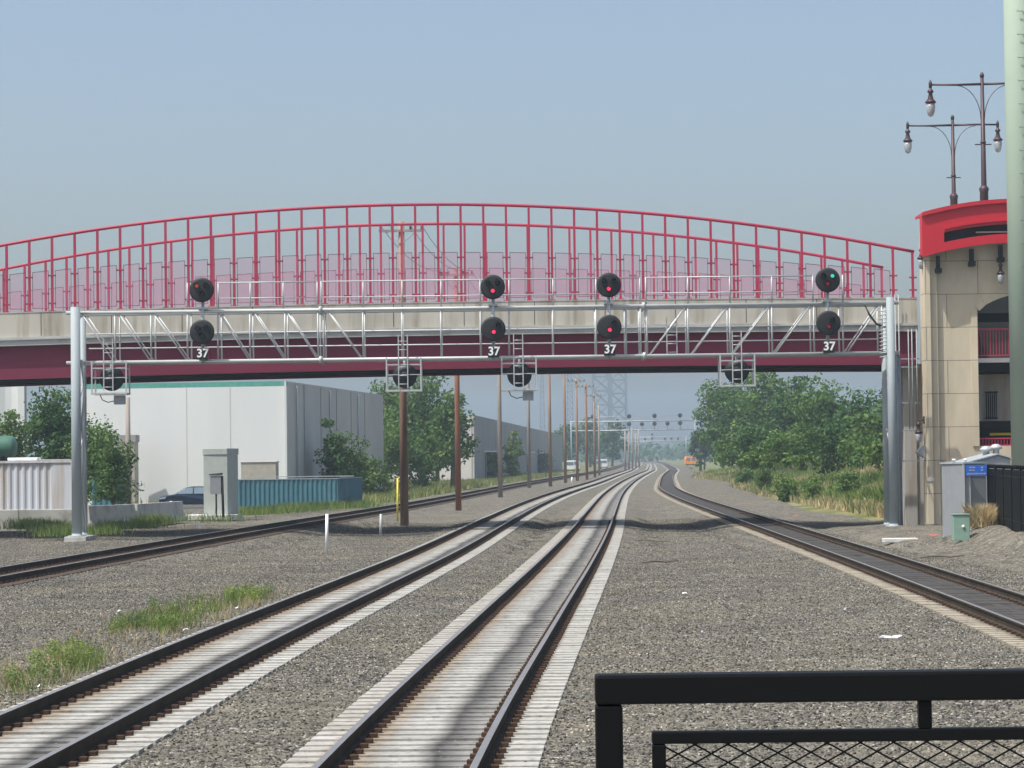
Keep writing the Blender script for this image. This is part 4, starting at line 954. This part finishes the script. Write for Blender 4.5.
# turquoise skip by shed
q = MB(); corrugated(q, (PX(92, 490, 150), 150, 0), (PX(125, 490, 150), 150, 0), .05, PZ(100, 477, 150), 'bluegreen', .3, .05); tag(q.build('corrugated_screen'), 'turquoise corrugated screen behind the left jersey barrier and bush', 'screen')
# far warehouse (long dark) beyond trees
fw = empty('long_warehouse', (-4, 330, 0), 'long grey warehouse receding beside the leftmost track beyond the big tree', 'building')
a = P(474, 415, 320); c = P(566, 438, 640); zt5 = a.z
q = MB(); wallbox(q, (a.x, 320, 0), (c.x-1, 640, 0), .4, 0, zt5, 'warehouse'); q.build('side_wall', fw)
q = MB(); wallbox(q, (a.x-18, 322, 0), (a.x-.1, 320, 0), .4, 0, zt5, 'wall_grey_shade'); q.build('front_wall', fw)
q = MB().add([(a.x-18, 322, zt5-.1), (a.x, 320, zt5-.1), (c.x-1, 640, zt5-.1), (c.x-20, 640, zt5-.1)], [(0, 1, 2, 3)], 'warehouse'); q.build('roof', fw)
for t in (.06, .25, .42, .6):
    p = Vector((a.x, 320, 0)).lerp(Vector((c.x-1, 640, 0)), t)
    MB().box(p.x-.1, p.x+1.6, p.y, p.y+9, 3.9, 4.1, 'white').build('awning', fw)
    MB().box(p.x-.05, p.x+.12, p.y+1, p.y+7, .5, 3.6, 'dark').build('loading_door', fw)
# small pale sheds / parked vans beyond
def van(x, D, m, lab):
    X = PX(x, 460, D); r = empty('parked_van', (X, D, 0), lab, 'van', 'pale vans parked far down the line')
    MB().prism([(-.9+X, .4), (.9+X, .4), (.92+X, 1.4), (.8+X, 2.3), (-.8+X, 2.3), (-.92+X, 1.4)], D, D+5, m).build('body', r, bevel=.08)
    MB().prism([(-.75+X, 1.35), (.75+X, 1.35), (.68+X, 2.0), (-.68+X, 2.0)], D-.03, D-.003, 'glass').build('windscreen', r)
    for s_ in (-.8, .8):
        for y in (.9, 4): MB().lathe((X+s_-.1, D+y, .38), [(.2, 0), (.38, .03), (.38, .18), (.2, .21)], 'tyre', 14, 'X').build('wheel', r)
van(570, 520, 'white', 'white van parked far off, left of the group of wooden poles')
van(575.5, 540, 'wall_white', 'white van parked just right of another far white van')
van(598, 600, 'beige', 'cream van parked far off behind the last tall wooden poles')
van(604, 640, 'white', 'whitish van farthest right of the far parked vans')
# orange track vehicle
D = 620; X = PX(691, 462, D); oz = .35
ov = empty('rail_truck', (X, D, oz), 'small orange railway maintenance truck far down the line near the right hand trees', 'rail vehicle')
MB().prism([(X-1.4, .9), (X+1.4, .9), (X+1.4, 2.2), (X+1.1, 2.8), (X-1.1, 2.8), (X-1.4, 2.2)], D, D+5, 'orange').build('body', ov, bevel=.05)
for s_ in (-.62, .62): MB().box(X+s_-.45, X+s_+.45, D-.04, D-.003, 1.75, 2.45, 'glass').build('window', ov)
MB().box(X-1.45, X+1.45, D-.2, D-.05, .7, .9, 'dark').build('bumper', ov)
for s_ in (-1, 1): MB().lathe((X+s_*.75-.08, D+.9, .72), [(.2, 0), (.42, .02), (.42, .14), (.2, .16)], 'tyre', 14, 'X').build('wheel', ov); MB().box(X+s_*1.1-.12, X+s_*1.1+.12, D-.03, D-.004, 1.1, 1.3, 'globe').build('headlight', ov)
# ------------------------------------------------------------------ utility poles
def pole(x, ybase, ytop, m, lab, arms=True, r0=.19, D=None):
    g_ = G(x, ybase, .08); D = D or g_.y; X = PX(x, ybase, D); zt = PZ(x, ytop, D)
    r = empty('utility_pole', (X, D, .05), lab, 'utility pole', 'wooden utility poles along the tracks')
    MB().tube([(X, D, -.2), (X, D, zt*.5), (X, D, zt)], [r0, r0*.85, r0*.68], m, 12).build('shaft', r)
    if arms:
        c = MB().box(X-1.1, X+1.1, D-.2, D-.1, zt-.5, zt-.38, 'wood_grey'); a_ = c.build('crossarm', r)
        for s_ in (-1, -.45, .45, 1): MB().lathe((X+s_, D-.15, zt-.38), [(.04, 0), (.07, .04), (.05, .1), (.07, .14), (.04, .2)], 'insul', 8).build('insulator', a_)
        MB().tube([(X-.7, D-.15, zt-.5), (X, D-.16, zt-1.1), (X+.7, D-.15, zt-.5)], .025, 'galv_dull', 6).build('arm_brace', r)
    return Vector((X, D, zt))
pt = []
pt.append(pole(404.5, 522.5, 222, 'wood', 'thick brown pole under the second caged signal, crossarm showing through the red fences', r0=.21))
pt.append(pole(458.5, 508, 268, 'wood_red', 'reddish wooden pole next right of the thick brown pole'))
pt.append(pole(500.5, 497.5, 306, 'wood_grey', 'greyish wooden pole left of the third caged signal'))
pt.append(pole(529.3, 488, 330, 'wood_grey', 'grey wooden pole just right of the third caged signal'))
pt.append(pole(550.5, 486.5, 345, 'wood', 'dark brown wooden pole, first right of the grey pole by the third caged signal'))
pt.append(pole(565.5, 483, 358, 'wood', 'dark wooden pole between the two radio masts'))
pt.append(pole(577.5, 481, 378, 'wood', 'dark wooden pole with its top just below the overpass', arms=True))
pt.append(pole(587, 480, 383.5, 'wood_red', 'reddish brown wooden pole just left of the blue lift tower'))
pt.append(pole(595, 477.5, 393, 'wood', 'dark wooden pole in front of the left leg of the blue lift tower'))
pole(599.5, 475.5, 405, 'wood_grey', 'shorter grey wooden pole tight against the lift tower base', arms=False)
for k, (x, yb, yt) in enumerate(((625.5, 470.5, 431), (629, 470, 432), (632.5, 469, 428), (636, 468, 433), (639, 467.5, 430))):
    pole(x, yb, yt, 'wood_grey', ['leftmost pole of the tight far cluster below the second gantry', 'second pole from the left in the far cluster below the second gantry', 'middle pole of the far cluster below the second gantry', 'second pole from the right in the far cluster below the second gantry', 'rightmost pole of the far cluster below the second gantry'][k], arms=False, r0=.22)
X = PX(106, 440, 140); r = empty('utility_pole', (X, 140, 0), 'short brown wooden pole standing in the bush left of the white warehouse', 'utility pole', 'wooden utility poles along the tracks')
MB().tube([(X, 148, 0), (X, 148, 7)], [.17, .14], 'wood_grey', 10).build('shaft', r)
# transformer bits on first pole
tp = pt[0]
def wire(pts, lab, r=.014):
    full = []
    for a, c in zip(pts[:-1], pts[1:]):
        for t in np.linspace(0, 1, 9)[:-1]:
            p = a.lerp(c, float(t)); p.z -= .6*4*t*(1-t); full.append(p)
    full.append(pts[-1]); tag(MB().tube(full, r, 'blackmatt', 5).build('overhead_wire'), lab, 'wire', 'overhead wires strung between the wooden poles')
for dx, lab in ((-1, 'thin overhead wire on the left insulators of the wooden poles'), (1, 'thin overhead wire on the right insulators of the wooden poles'), (.45, 'thin overhead wire on the inner right insulators of the wooden poles')):
    wire([Vector((p.x+dx, p.y-.15, p.z-.18)) for p in pt[:7]], lab)
# ------------------------------------------------------------------ stakes, litter
def stake(x, yb, yt, w, m, lab, nm='marker_stake'):
    g_ = G(x, yb, .09); zt = PZ(x, yt, g_.y); q = MB().tube([(g_.x, g_.y, -.1), (g_.x+.03, g_.y, zt)], w, m, 10); tag(q.build(nm), lab, 'marker post'); return g_
stake(326.5, 548, 514, .055, 'white', 'short white marker post leaning slightly between the left tracks')
stake(380.5, 532, 514, .06, 'galv', 'thin pale grey marker post left of the yellow one')
stake(397.5, 518, 478, .05, 'yellow', 'bright yellow guy marker post beside the thick wooden pole', 'guy_marker')
stake(147, 501, 481, .03, 'wood_red', 'thin rusty stake before the white warehouse')
stake(571.8, 482.5, 477, .09, 'white', 'tiny white marker post among the wooden poles')
g_ = G(890, 638, .1)
q = MB(); base = [(-.2, 0), (-.09, .03), (0, -.03), (.12, -.05), (.22, .05), (.1, .04), (0, .05), (-.1, .07)]
q.add([(g_.x+a, g_.y+c*1.6, .115+.03*abs(math.sin(i*2.1))) for i, (a, c) in enumerate(base)]+[(g_.x+a, g_.y+c*1.6, .10) for a, c in base], [list(range(8)), list(range(15, 7, -1))]+[(i, i+8, (i+1) % 8+8, (i+1) % 8) for i in range(8)], 'fabric')
tag(q.build('plastic_bag'), 'torn white plastic bag lying flat on the gravel at right', 'litter')
def scrap(x, y, w, m, lab):
    g_ = G(x, y, .13); q = MB(); vs = []; n = 7
    for i in range(n): a = 2*PI*i/n; rr = w*random.uniform(.5, 1); vs.append((g_.x+rr*math.cos(a), g_.y+rr*2*math.sin(a), g_.z+random.uniform(0, .05)))
    vs.append((g_.x, g_.y, g_.z+.045)); q.add(vs, [(i, (i+1) % n, n) for i in range(n)]+[tuple(range(n))[::-1]], m); tag(q.build('litter'), lab, 'litter', 'scraps of litter on the gravel')
scrap(119, 612, .05, 'fabric', 'small white paper scrap on gravel above the longer weed patch'); scrap(237, 609, .05, 'fabric', 'white paper scrap at the right end of the longer weed patch')
scrap(40, 687, .045, 'fabric', 'white scrap nearest the camera below the left weeds')
scrap(186, 631, .06, 'fabric', 'tiny white scrap beside the leftmost rail of the pale track'); scrap(88, 654, .07, 'beige', 'pale buff scrap among the left weeds')
scrap(199, 527, .2, 'fabric', 'white scrap on the gravel before the utility cabinet slab'); scrap(685, 594, .08, 'fabric', 'white scrap alone on gravel right of the middle track')
scrap(934, 536, .22, 'redlitter', 'red scrap on the gravel before the grey cabinet'); scrap(794, 516, .3, 'redlitter', 'reddish rag at the foot of the grassy bank')
q = MB(); g_ = G(900, 539.5, .15); q.box(g_.x-.6, g_.x+.6, g_.y-.25, g_.y+.25, .05, .2, 'slab'); tag(q.build('concrete_block', bevel=.02), 'flat pale concrete block on gravel beneath the right gantry post', 'concrete block')
g_ = G(690, 746/1.0, .1)
for x, y, L_, a_, lab in ((942, 557, 1.3, .1, 'dark broken stick on the gravel beyond the rightmost track'), (654, 541, 1.6, -.9, 'dark bent stick on the gravel just right of the middle track'), (660, 562, 1.1, .2, 'short dark stick between the gantry shadow and the railing')):
    g_ = G(x, y, .12); q = MB(); d_ = Vector((math.cos(a_), math.sin(a_)*2, 0))*L_/2
    q.tube([g_-d_, g_-d_*.3+Vector((0, .1, .03)), g_+d_*.4, g_+d_+Vector((0, -.12, .04))], [.02, .03, .03, .012], 'bark', 6); tag(q.build('fallen_stick'), lab, 'stick', 'sticks lying on the gravel')
for x, y, lab in ((720, 600, 'pale scrap on gravel centre right, farther from the railing'), (776, 577, 'pale scrap on the gravel nearest the oily right track'), (845, 610, 'small pale scrap between the plastic bag and the right track'), (702, 633, 'tiny pale scrap just above the top rail of the railing')): scrap(x, y, .04, 'globe', lab)
# ------------------------------------------------------------------ far structures
def lattice(x0, x1, ytop, D, nm, lab, cat, nz, r, W2=None, taper=0, m='lattice'):
    A, B_ = PX(x0, 440, D), PX(x1, 440, D); zt = PZ((x0+x1)/2, ytop, D); dep = W2 or (B_-A); c = (A+B_)/2; h = (B_-A)/2
    rt = empty(nm, (c, D, 0), lab, cat)
    def cor(z, i):
        k = 1-taper*z/zt; sx = (-1, 1, 1, -1)[i]; sy = (0, 0, 1, 1)[i]; return Vector((c+sx*h*k, D+dep/2+(sy-.5)*dep*k, z))
    for i in range(4): MB().bar(cor(0, i), cor(zt, i), r*2, r*2, m).build('leg', rt)
    q = MB()
    for k in range(nz):
        z0, z1 = zt*k/nz, zt*(k+1)/nz
        for i in range(4):
            j = (i+1) % 4; q.bar(cor(z0, i), cor(z1, j), r, r, m); q.bar(cor(z0, j), cor(z1, i), r, r, m); q.bar(cor(z1, i), cor(z1, j), r*1.3, r*1.3, m)
    q.build('bracing', rt); return rt, c, zt
lt_, c_, z_ = lattice(594, 610, 362, 1350, 'lift_bridge_tower', 'hazy blue lattice lift bridge tower, left half of the pair', 'bridge tower', 7, .55)
lt_['group'] = 'towers of the distant lift bridge'
lt_, c_, z_ = lattice(612, 627, 366, 1400, 'lift_bridge_tower', 'hazy blue lattice lift bridge tower, right half of the pair', 'bridge tower', 7, .55)
lt_['group'] = 'towers of the distant lift bridge'
lattice(539.5, 546, 340, 800, 'radio_mast', 'faint lattice radio mast right of the grey wooden pole', 'radio mast', 22, .07, taper=.9)
lattice(567, 574, 340, 850, 'radio_mast', 'faint lattice mast behind the dark wooden poles', 'radio mast', 22, .07, taper=.5)
# ------------------------------------------------------------------ vegetation
def leaves(centres, radii, per, size, m, name, parent, flat=.25):
    V = []; 
    C = np.repeat(np.array(centres), per, axis=0); R = np.repeat(np.array(radii), per, axis=0); n = len(C)
    d = rng.normal(size=(n, 3)); d /= np.linalg.norm(d, axis=1)[:, None]; rad = rng.uniform(.35, 1, n)**.6
    c = C+d*R*rad[:, None]
    nrm = d+rng.normal(size=(n, 3))*.8+np.array([0, 0, .5]); nrm /= np.linalg.norm(nrm, axis=1)[:, None]
    a = rng.normal(size=(n, 3)); u = np.cross(nrm, a); u /= np.linalg.norm(u, axis=1)[:, None]; w_ = np.cross(nrm, u)
    s = (size*rng.uniform(.6, 1.35, n))[:, None]
    P_ = np.stack([c-u*s*.9, c-w_*s*.5+u*s*.1, c+u*s, c+w_*s*.5+u*s*.1], 1).reshape(-1, 3)
    me = bpy.data.meshes.new(name); me.vertices.add(len(P_)); me.vertices.foreach_set('co', (P_-np.array(parent_world(parent))).ravel() if parent else P_.ravel())
    me.loops.add(4*n); me.loops.foreach_set('vertex_index', np.arange(4*n)); me.polygons.add(n)
    me.polygons.foreach_set('loop_start', np.arange(0, 4*n, 4)); me.polygons.foreach_set('loop_total', np.full(n, 4)); me.materials.append(M[m]); me.update(); me.validate()
    o = bpy.data.objects.new(name, me); COL.objects.link(o)
    if parent: o.parent = parent
    return o
def tree(x, D, ytop, wpx, m, lab, grp, base=None, low=.22, leaf=.26, nm='broadleaf_tree', dens=1.0, cat='tree', gz=0.0, skew=0):
    X = PX(x, 440, D); zt = PZ(x, ytop, D); W_ = wpx*D/F/2; h = zt-gz
    r = empty(nm, (X, D, gz), lab, cat, grp)
    nc = int(26*dens); cs = []; rs = []
    zc, rz = gz+h*(low+(1-low)/2), h*(1-low)/2
    for k in range(nc):
        d = rng.normal(size=3); d /= np.linalg.norm(d); q_ = rng.uniform(.25, .86)
        k2 = 1-.25*max(0, d[2]); cs.append((X+d[0]*W_*q_*k2+skew*d[2], D+d[1]*W_*q_, zc+d[2]*rz*q_)); rr = rng.uniform(.2, .4)*min(W_, rz)*1.2; rs.append((rr*1.2, rr*1.2, rr*.85))
    per = int(min(22000, 13*W_*rz/leaf**2)/nc)
    leaves(cs, rs, per, leaf, m, 'crown', r)
    t = MB().tube([(X, D, gz-.2), (X+.1, D, gz+h*.3), (X-.05, D, gz+h*.75)], [.035*h*.7, .026*h*.7, .008*h], 'bark', 8)
    for k in range(7):
        c = cs[k*3 % nc]; t.tube([(X+.05, D, gz+h*(.22+.06*k)), ((X+c[0])/2, (D+c[1])/2, (gz+h*(.22+.06*k)+c[2])/2+.2), c], [.014*h*.6, .009*h*.6, .003*h], 'bark', 6)
    t.build('trunk', r)
GR = 'trees behind the grassy bank on the right'
T = [(722, 330, 366, 42, 'leaf', 'tall tree at the left end of the right hand tree belt, overlapping the second gantry'),
 (741, 300, 362, 54, 'leaf_dark', 'tall dark tree second from the left in the right hand belt'),
 (770, 285, 358, 60, 'leaf', 'tall tree behind the rightmost caged signal, middle of the right belt'),
 (800, 262, 366, 62, 'leaf_dark', 'dark rounded tree right of the middle of the right hand belt'),
 (828, 240, 372, 56, 'leaf', 'green tree with a domed top below the green lit signal'),
 (856, 225, 386, 56, 'leaf_dark', 'lower dark tree left of the right gantry post'),
 (884, 212, 388, 60, 'leaf', 'tree partly hidden by the right gantry post'),
 (918, 220, 380, 60, 'leaf', 'tree almost wholly behind the concrete bridge pier')]
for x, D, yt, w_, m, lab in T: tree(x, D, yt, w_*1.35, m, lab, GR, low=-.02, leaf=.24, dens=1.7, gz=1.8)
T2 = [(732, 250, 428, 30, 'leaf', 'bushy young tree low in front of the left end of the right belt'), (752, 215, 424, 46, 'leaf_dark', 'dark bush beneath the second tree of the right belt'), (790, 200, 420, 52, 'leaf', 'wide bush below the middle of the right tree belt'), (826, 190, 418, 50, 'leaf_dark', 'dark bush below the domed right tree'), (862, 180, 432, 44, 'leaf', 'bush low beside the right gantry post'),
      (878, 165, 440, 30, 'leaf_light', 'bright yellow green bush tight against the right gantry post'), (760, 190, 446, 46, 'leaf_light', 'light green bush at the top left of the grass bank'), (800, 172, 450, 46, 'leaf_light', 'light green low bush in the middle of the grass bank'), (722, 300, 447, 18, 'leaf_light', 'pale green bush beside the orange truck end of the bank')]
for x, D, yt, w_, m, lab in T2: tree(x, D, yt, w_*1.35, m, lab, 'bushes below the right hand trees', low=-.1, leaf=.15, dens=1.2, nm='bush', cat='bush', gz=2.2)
for x, D, yt, w_, m, lab in [(700, 480, 412, 22, 'leaf_dark', 'far dark tree peeking out at the left end of the right hand belt'), (704, 560, 428, 22, 'leaf_dark', 'farther hazy tree below the right end of the second gantry')]: tree(x, D, yt, w_, m, lab, GR, low=.0, leaf=.4)
GL = 'trees on the left beyond the warehouse'
for x, D, yt, w_, m, lab, lf, lo in [(385, 265, 366, 56, 'leaf_light', 'tree rising behind the shaded side wall of the white warehouse', .22, .1), (422, 255, 360, 74, 'leaf', 'big leafy tree behind the thick brown and reddish poles', .24, .08), (452, 240, 382, 44, 'leaf', 'open crowned tree between the reddish pole and the grey pole', .22, .25), (405, 240, 425, 60, 'leaf', 'low tree at the foot of the big leafy tree', .2, 0),
     (437, 300, 400, 60, 'leaf_dark', 'dark tree filling in behind the open crowned tree', .25, 0), (468, 400, 440, 30, 'leaf_dark', 'dark shrubby tree against the long warehouse', .25, 0)]: tree(x, D, yt, w_*1.2, m, lab, GL, low=lo-.05, leaf=lf, dens=1.8)
for x, D, yt, w_, m, lab, lf in [(332, 197, 408, 30, 'leaf_dark', 'dark climbing shrub against the shaded side wall of the white warehouse', .14), (345, 199, 424, 46, 'leaf', 'bush spilling from the warehouse side wall toward the track', .15), (368, 205, 445, 40, 'leaf_light', 'lighter bush at the foot of the warehouse side wall', .15),
     (492, 345, 448, 22, 'leaf', 'small bush against the long warehouse wall', .2), (512, 360, 421, 20, 'leaf_light', 'pale yellow green tree at the end of the long warehouse wall', .25), (540, 500, 448, 24, 'leaf_dark', 'dark bush below the long warehouse', .3)]: tree(x, D, yt, w_*1.25, m, lab, 'shrubs near the left buildings', low=-.25, leaf=lf, nm='bush', cat='bush', dens=1.2)
for x, D, yt, w_, m, lab, lf, lo in [(48, 160, 378, 62, 'leaf_dark', 'dense tree behind the white container left of the gantry post', .16, .1), (8, 150, 398, 34, 'leaf', 'leafy tree over the green tank at the left edge', .13, .2), (98, 152, 412, 56, 'leaf', 'fresh green tree right of the left gantry post', .14, .05), (112, 146, 424, 40, 'leaf', 'feathery shrub around the short brown pole', .12, .05), (70, 175, 385, 50, 'leaf_dark', 'darker tree directly behind the left gantry post', .16, .1)]: tree(x, D, yt, w_*1.25, m, lab, 'trees behind the left container', low=lo-.05, leaf=lf, dens=2)
for k, (x, D, yt, w_, lab) in enumerate([(570, 720, 418, 34, 'hazy dark tree behind the dark poles below the overpass'), (590, 760, 411, 36, 'hazy tree behind the lift tower base, highest of its row'), (612, 740, 414, 34, 'hazy tree in front of the right lift tower'), (555, 820, 425, 30, 'hazy tree at the far end of the long warehouse')]): tree(x, D, yt, w_, 'leaf_dark', lab, 'hazy trees around the distant lift towers', low=0, leaf=.55, dens=1.3)
for x, D, yt, w_, m, lab in [(762, 205, 463, 26, 'leaf_light', 'low bright green shrub low on the left part of the grass bank'), (785, 170, 470, 34, 'leaf_light', 'low bright green shrub in the middle of the grass bank nearest the track'), (812, 160, 474, 24, 'leaf_light', 'small bright green shrub right of the middle of the grass bank'), (846, 158, 465, 36, 'leaf', 'wide green shrub on the bank left of the right gantry post'), (744, 235, 462, 20, 'leaf', 'small green shrub at the far left end of the grass bank')]:
    X_ = PX(x, 470, D); tree(x, D, yt, w_, m, lab, 'low shrubs on the grass bank', low=-.2, leaf=.1, nm='bush', cat='bush', gz=max(0, hillz(X_, D)-.1))
# far woods (stuff)
cs = []; rs = []
for k in range(420):
    D = rng.uniform(1250, 2400); x = rng.uniform(-120, 1150); hz = (3.2 + rng.uniform(2, 13))
    cs.append((PX(x, 450, D), D, hz*.55)); rs.append((14, 10, hz*.55))
stuff(leaves(cs, rs, 110, 1.9, 'leaf_dark', 'distant_woods', None), 'blue hazed woods along the horizon beyond the far signal gantry', 'woods')
# grasses
def blades(pts, h, w, m, name, lab, lean=.35, cat='grass'):
    n = len(pts); pts = np.array(pts); a = rng.uniform(0, 2*PI, n); hh = h*rng.uniform(.4, 1.2, n); ww = w*rng.uniform(.6, 1.3, n)
    dx = np.cos(a)*ww; dy = np.sin(a)*ww; lx = rng.normal(size=n)*lean*hh; ly = rng.normal(size=n)*lean*hh
    p = pts; V = np.stack([np.c_[p[:, 0]-dx, p[:, 1]-dy, p[:, 2]], np.c_[p[:, 0]+dx, p[:, 1]+dy, p[:, 2]], np.c_[p[:, 0]+dx*.6+lx*.5, p[:, 1]+dy*.6+ly*.5, p[:, 2]+hh*.65], np.c_[p[:, 0]+lx, p[:, 1]+ly, p[:, 2]+hh], np.c_[p[:, 0]-dx*.6+lx*.5, p[:, 1]-dy*.6+ly*.5, p[:, 2]+hh*.65]], 1).reshape(-1, 3)
    me = bpy.data.meshes.new(name); me.vertices.add(5*n); me.vertices.foreach_set('co', V.ravel()); me.loops.add(5*n); me.loops.foreach_set('vertex_index', np.arange(5*n)); me.polygons.add(n)
    me.polygons.foreach_set('loop_start', np.arange(0, 5*n, 5)); me.polygons.foreach_set('loop_total', np.full(n, 5)); me.materials.append(M[m]); me.update(); me.validate()
    o = bpy.data.objects.new(name, me); COL.objects.link(o); return stuff(o, lab, cat)
def patch(n, cx, cy, sx, sy, z=.08): return [(rng.normal(cx, sx), rng.normal(cy, sy), z) for _ in range(n)]
# weeds strip along the left pale track
W1 = []; W2 = []; WC = []
for k in range(70):
    y = rng.choice([rng.uniform(30.5, 40), rng.uniform(45, 57)], p=[.5, .5]); off = rng.uniform(1.55, 3.2)
    if y > 56: off = rng.uniform(1.8, 2.6)
    x = LB.x(y)-off
    if rng.random() < .5: WC += [(x+rng.normal(0, .15), y+rng.normal(0, .4), .2+rng.uniform(0, .12)) for _ in range(3)]
    (W1 if rng.random() < .5 else W2).extend(patch(int(rng.uniform(10, 110)), x, y, .14, .4))
for _ in range(1300):
    y = rng.uniform(29, 60); W2.append((LB.x(y)-rng.uniform(1.4, 3.6), y, .08))
blades(W1, .36, .006, 'grass', 'weeds', 'bright green weeds growing along the gravel left of the pale ties', .25, 'weeds')
stuff(leaves(WC, [(.14, .2, .16)]*len(WC), 130, .022, 'grass', 'leafy_weeds', None), 'low leafy weeds and seedlings among the thin grass beside the track', 'weeds')
blades(W2, .2, .006, 'grass_tan', 'dry_weeds', 'thin dry brown weeds among the green ones beside the track', .35, 'weeds')
W = []
for (x, y, n, sx) in [(30, 528, 260, .5), (50, 531, 240, .5), (62, 535, 200, .4), (110, 530, 120, .4), (152, 524, 260, .5), (165, 520, 220, .5), (140, 528, 120, .6), (100, 534, 80, .5), (262, 514, 200, .8), (285, 512, 240, .9), (305, 510, 260, .9), (325, 509, 260, .9), (245, 515, 150, .7), (340, 506, 180, .8), (210, 522, 60, .8), (360, 508, 120, .8)]:
    g_ = G(x, y, .08); W += patch(n*4, g_.x, g_.y, sx, 1.2)
blades(W, .5, .014, 'grass', 'weeds', 'clumps of green weeds growing at the barriers and blue green fence', .25, 'weeds')
Wg = []
for _ in range(26000):
    y = rng.uniform(178, 420); x = leftb(y)-abs(rng.normal(0, 9))-.1; Wg.append((x, y, 0))
blades(Wg, .6, .045, 'grass_mix', 'meadow_grass', 'mixed green and straw grass left of the leftmost track', .3)
Wr = []; Wt = []
for _ in range(60000):
    y = 124+276*rng.random()**1.6; e = abs(rng.normal(0, 11))+.8; x = rightb(y)+e
    p = (x, y, hillz(x, y)-.03)
    if e < 2.6 and rng.random() < .8: Wt.append(p)
    elif math.sin(x*.45+y*.13)+math.sin(y*.21-x*.3)+rng.normal()*.5 > .35: Wt.append(p)
    else: Wr.append(p)
blades(Wr, .75, .045, 'grass', 'tall_grass', 'tall green grass covering the bank right of the rightmost track', .3)
blades(Wt, .5, .04, 'grass_tan', 'straw_grass', 'dry straw coloured grass at the edge of the right hand bank', .35)
g_ = G(983, 530, .3); g_ = P(983, 522, 84.0)
tf = [(g_.x+rng.normal(0, .17), 84+rng.normal(0, .2), bankz(g_.x, 84)-.03) for _ in range(2200)]
o = blades(tf, .72, .009, 'tuft', 'dry_grass_tuft', 'straw coloured tuft of dry grass between the green pedestal and black fence', .5, 'grass tuft'); 
# ------------------------------------------------------------------ haze, light, world
hz = MB().box(-1850, 1850, -350, 3050, -1.2, 75, 'white'); ho = hz.build('haze'); ho['kind'] = 'stuff'; tag(ho, 'pale blue summer haze filling the air toward the horizon', 'haze')
hm = bpy.data.materials.new('haze_air'); hm.use_nodes = True; nt = hm.node_tree; nt.nodes.remove(nt.nodes['Principled BSDF'])
pv = nt.nodes.new('ShaderNodeVolumePrincipled'); pv.inputs['Density'].default_value = .00042; pv.inputs['Color'].default_value = (.72, .88, 1, 1); pv.inputs['Anisotropy'].default_value = .2
nt.links.new(pv.outputs[0], nt.nodes['Material Output'].inputs['Volume']); ho.data.materials.clear(); ho.data.materials.append(hm)
EL = math.radians(62); AZ = math.atan2(-.83, -.56)      # sun direction: x=sin(AZ), y=cos(AZ)
sd_ = Vector((math.sin(AZ)*math.cos(EL), math.cos(AZ)*math.cos(EL), math.sin(EL)))
sl = bpy.data.lights.new('sun', 'SUN'); sl.energy = 4.2; sl.angle = math.radians(.5); sl.color = (1, .96, .88)
so = bpy.data.objects.new('sun', sl); COL.objects.link(so); so.rotation_euler = sd_.to_track_quat('Z', 'Y').to_euler()
W0 = bpy.data.worlds.new('World'); S.world = W0; W0.use_nodes = True; nt = W0.node_tree; bgn = nt.nodes['Background']
sk = nt.nodes.new('ShaderNodeTexSky'); sk.sky_type = 'NISHITA'; sk.sun_disc = False; sk.sun_elevation = EL; sk.sun_rotation = AZ; sk.air_density = 1.0; sk.dust_density = 4.0; sk.ozone_density = 1.3
nt.links.new(sk.outputs[0], bgn.inputs[0]); bgn.inputs[1].default_value = .15
vs_ = S.view_settings; vs_.view_transform = 'Standard'; vs_.look = 'None'; vs_.exposure = .24; vs_.gamma = 1; vs_.use_curve_mapping = False
S.render.engine = 'CYCLES'
S.cycles.volume_bounces = 0; S.cycles.max_bounces = 6; S.cycles.diffuse_bounces = 3; S.cycles.glossy_bounces = 2; S.cycles.transparent_max_bounces = 24
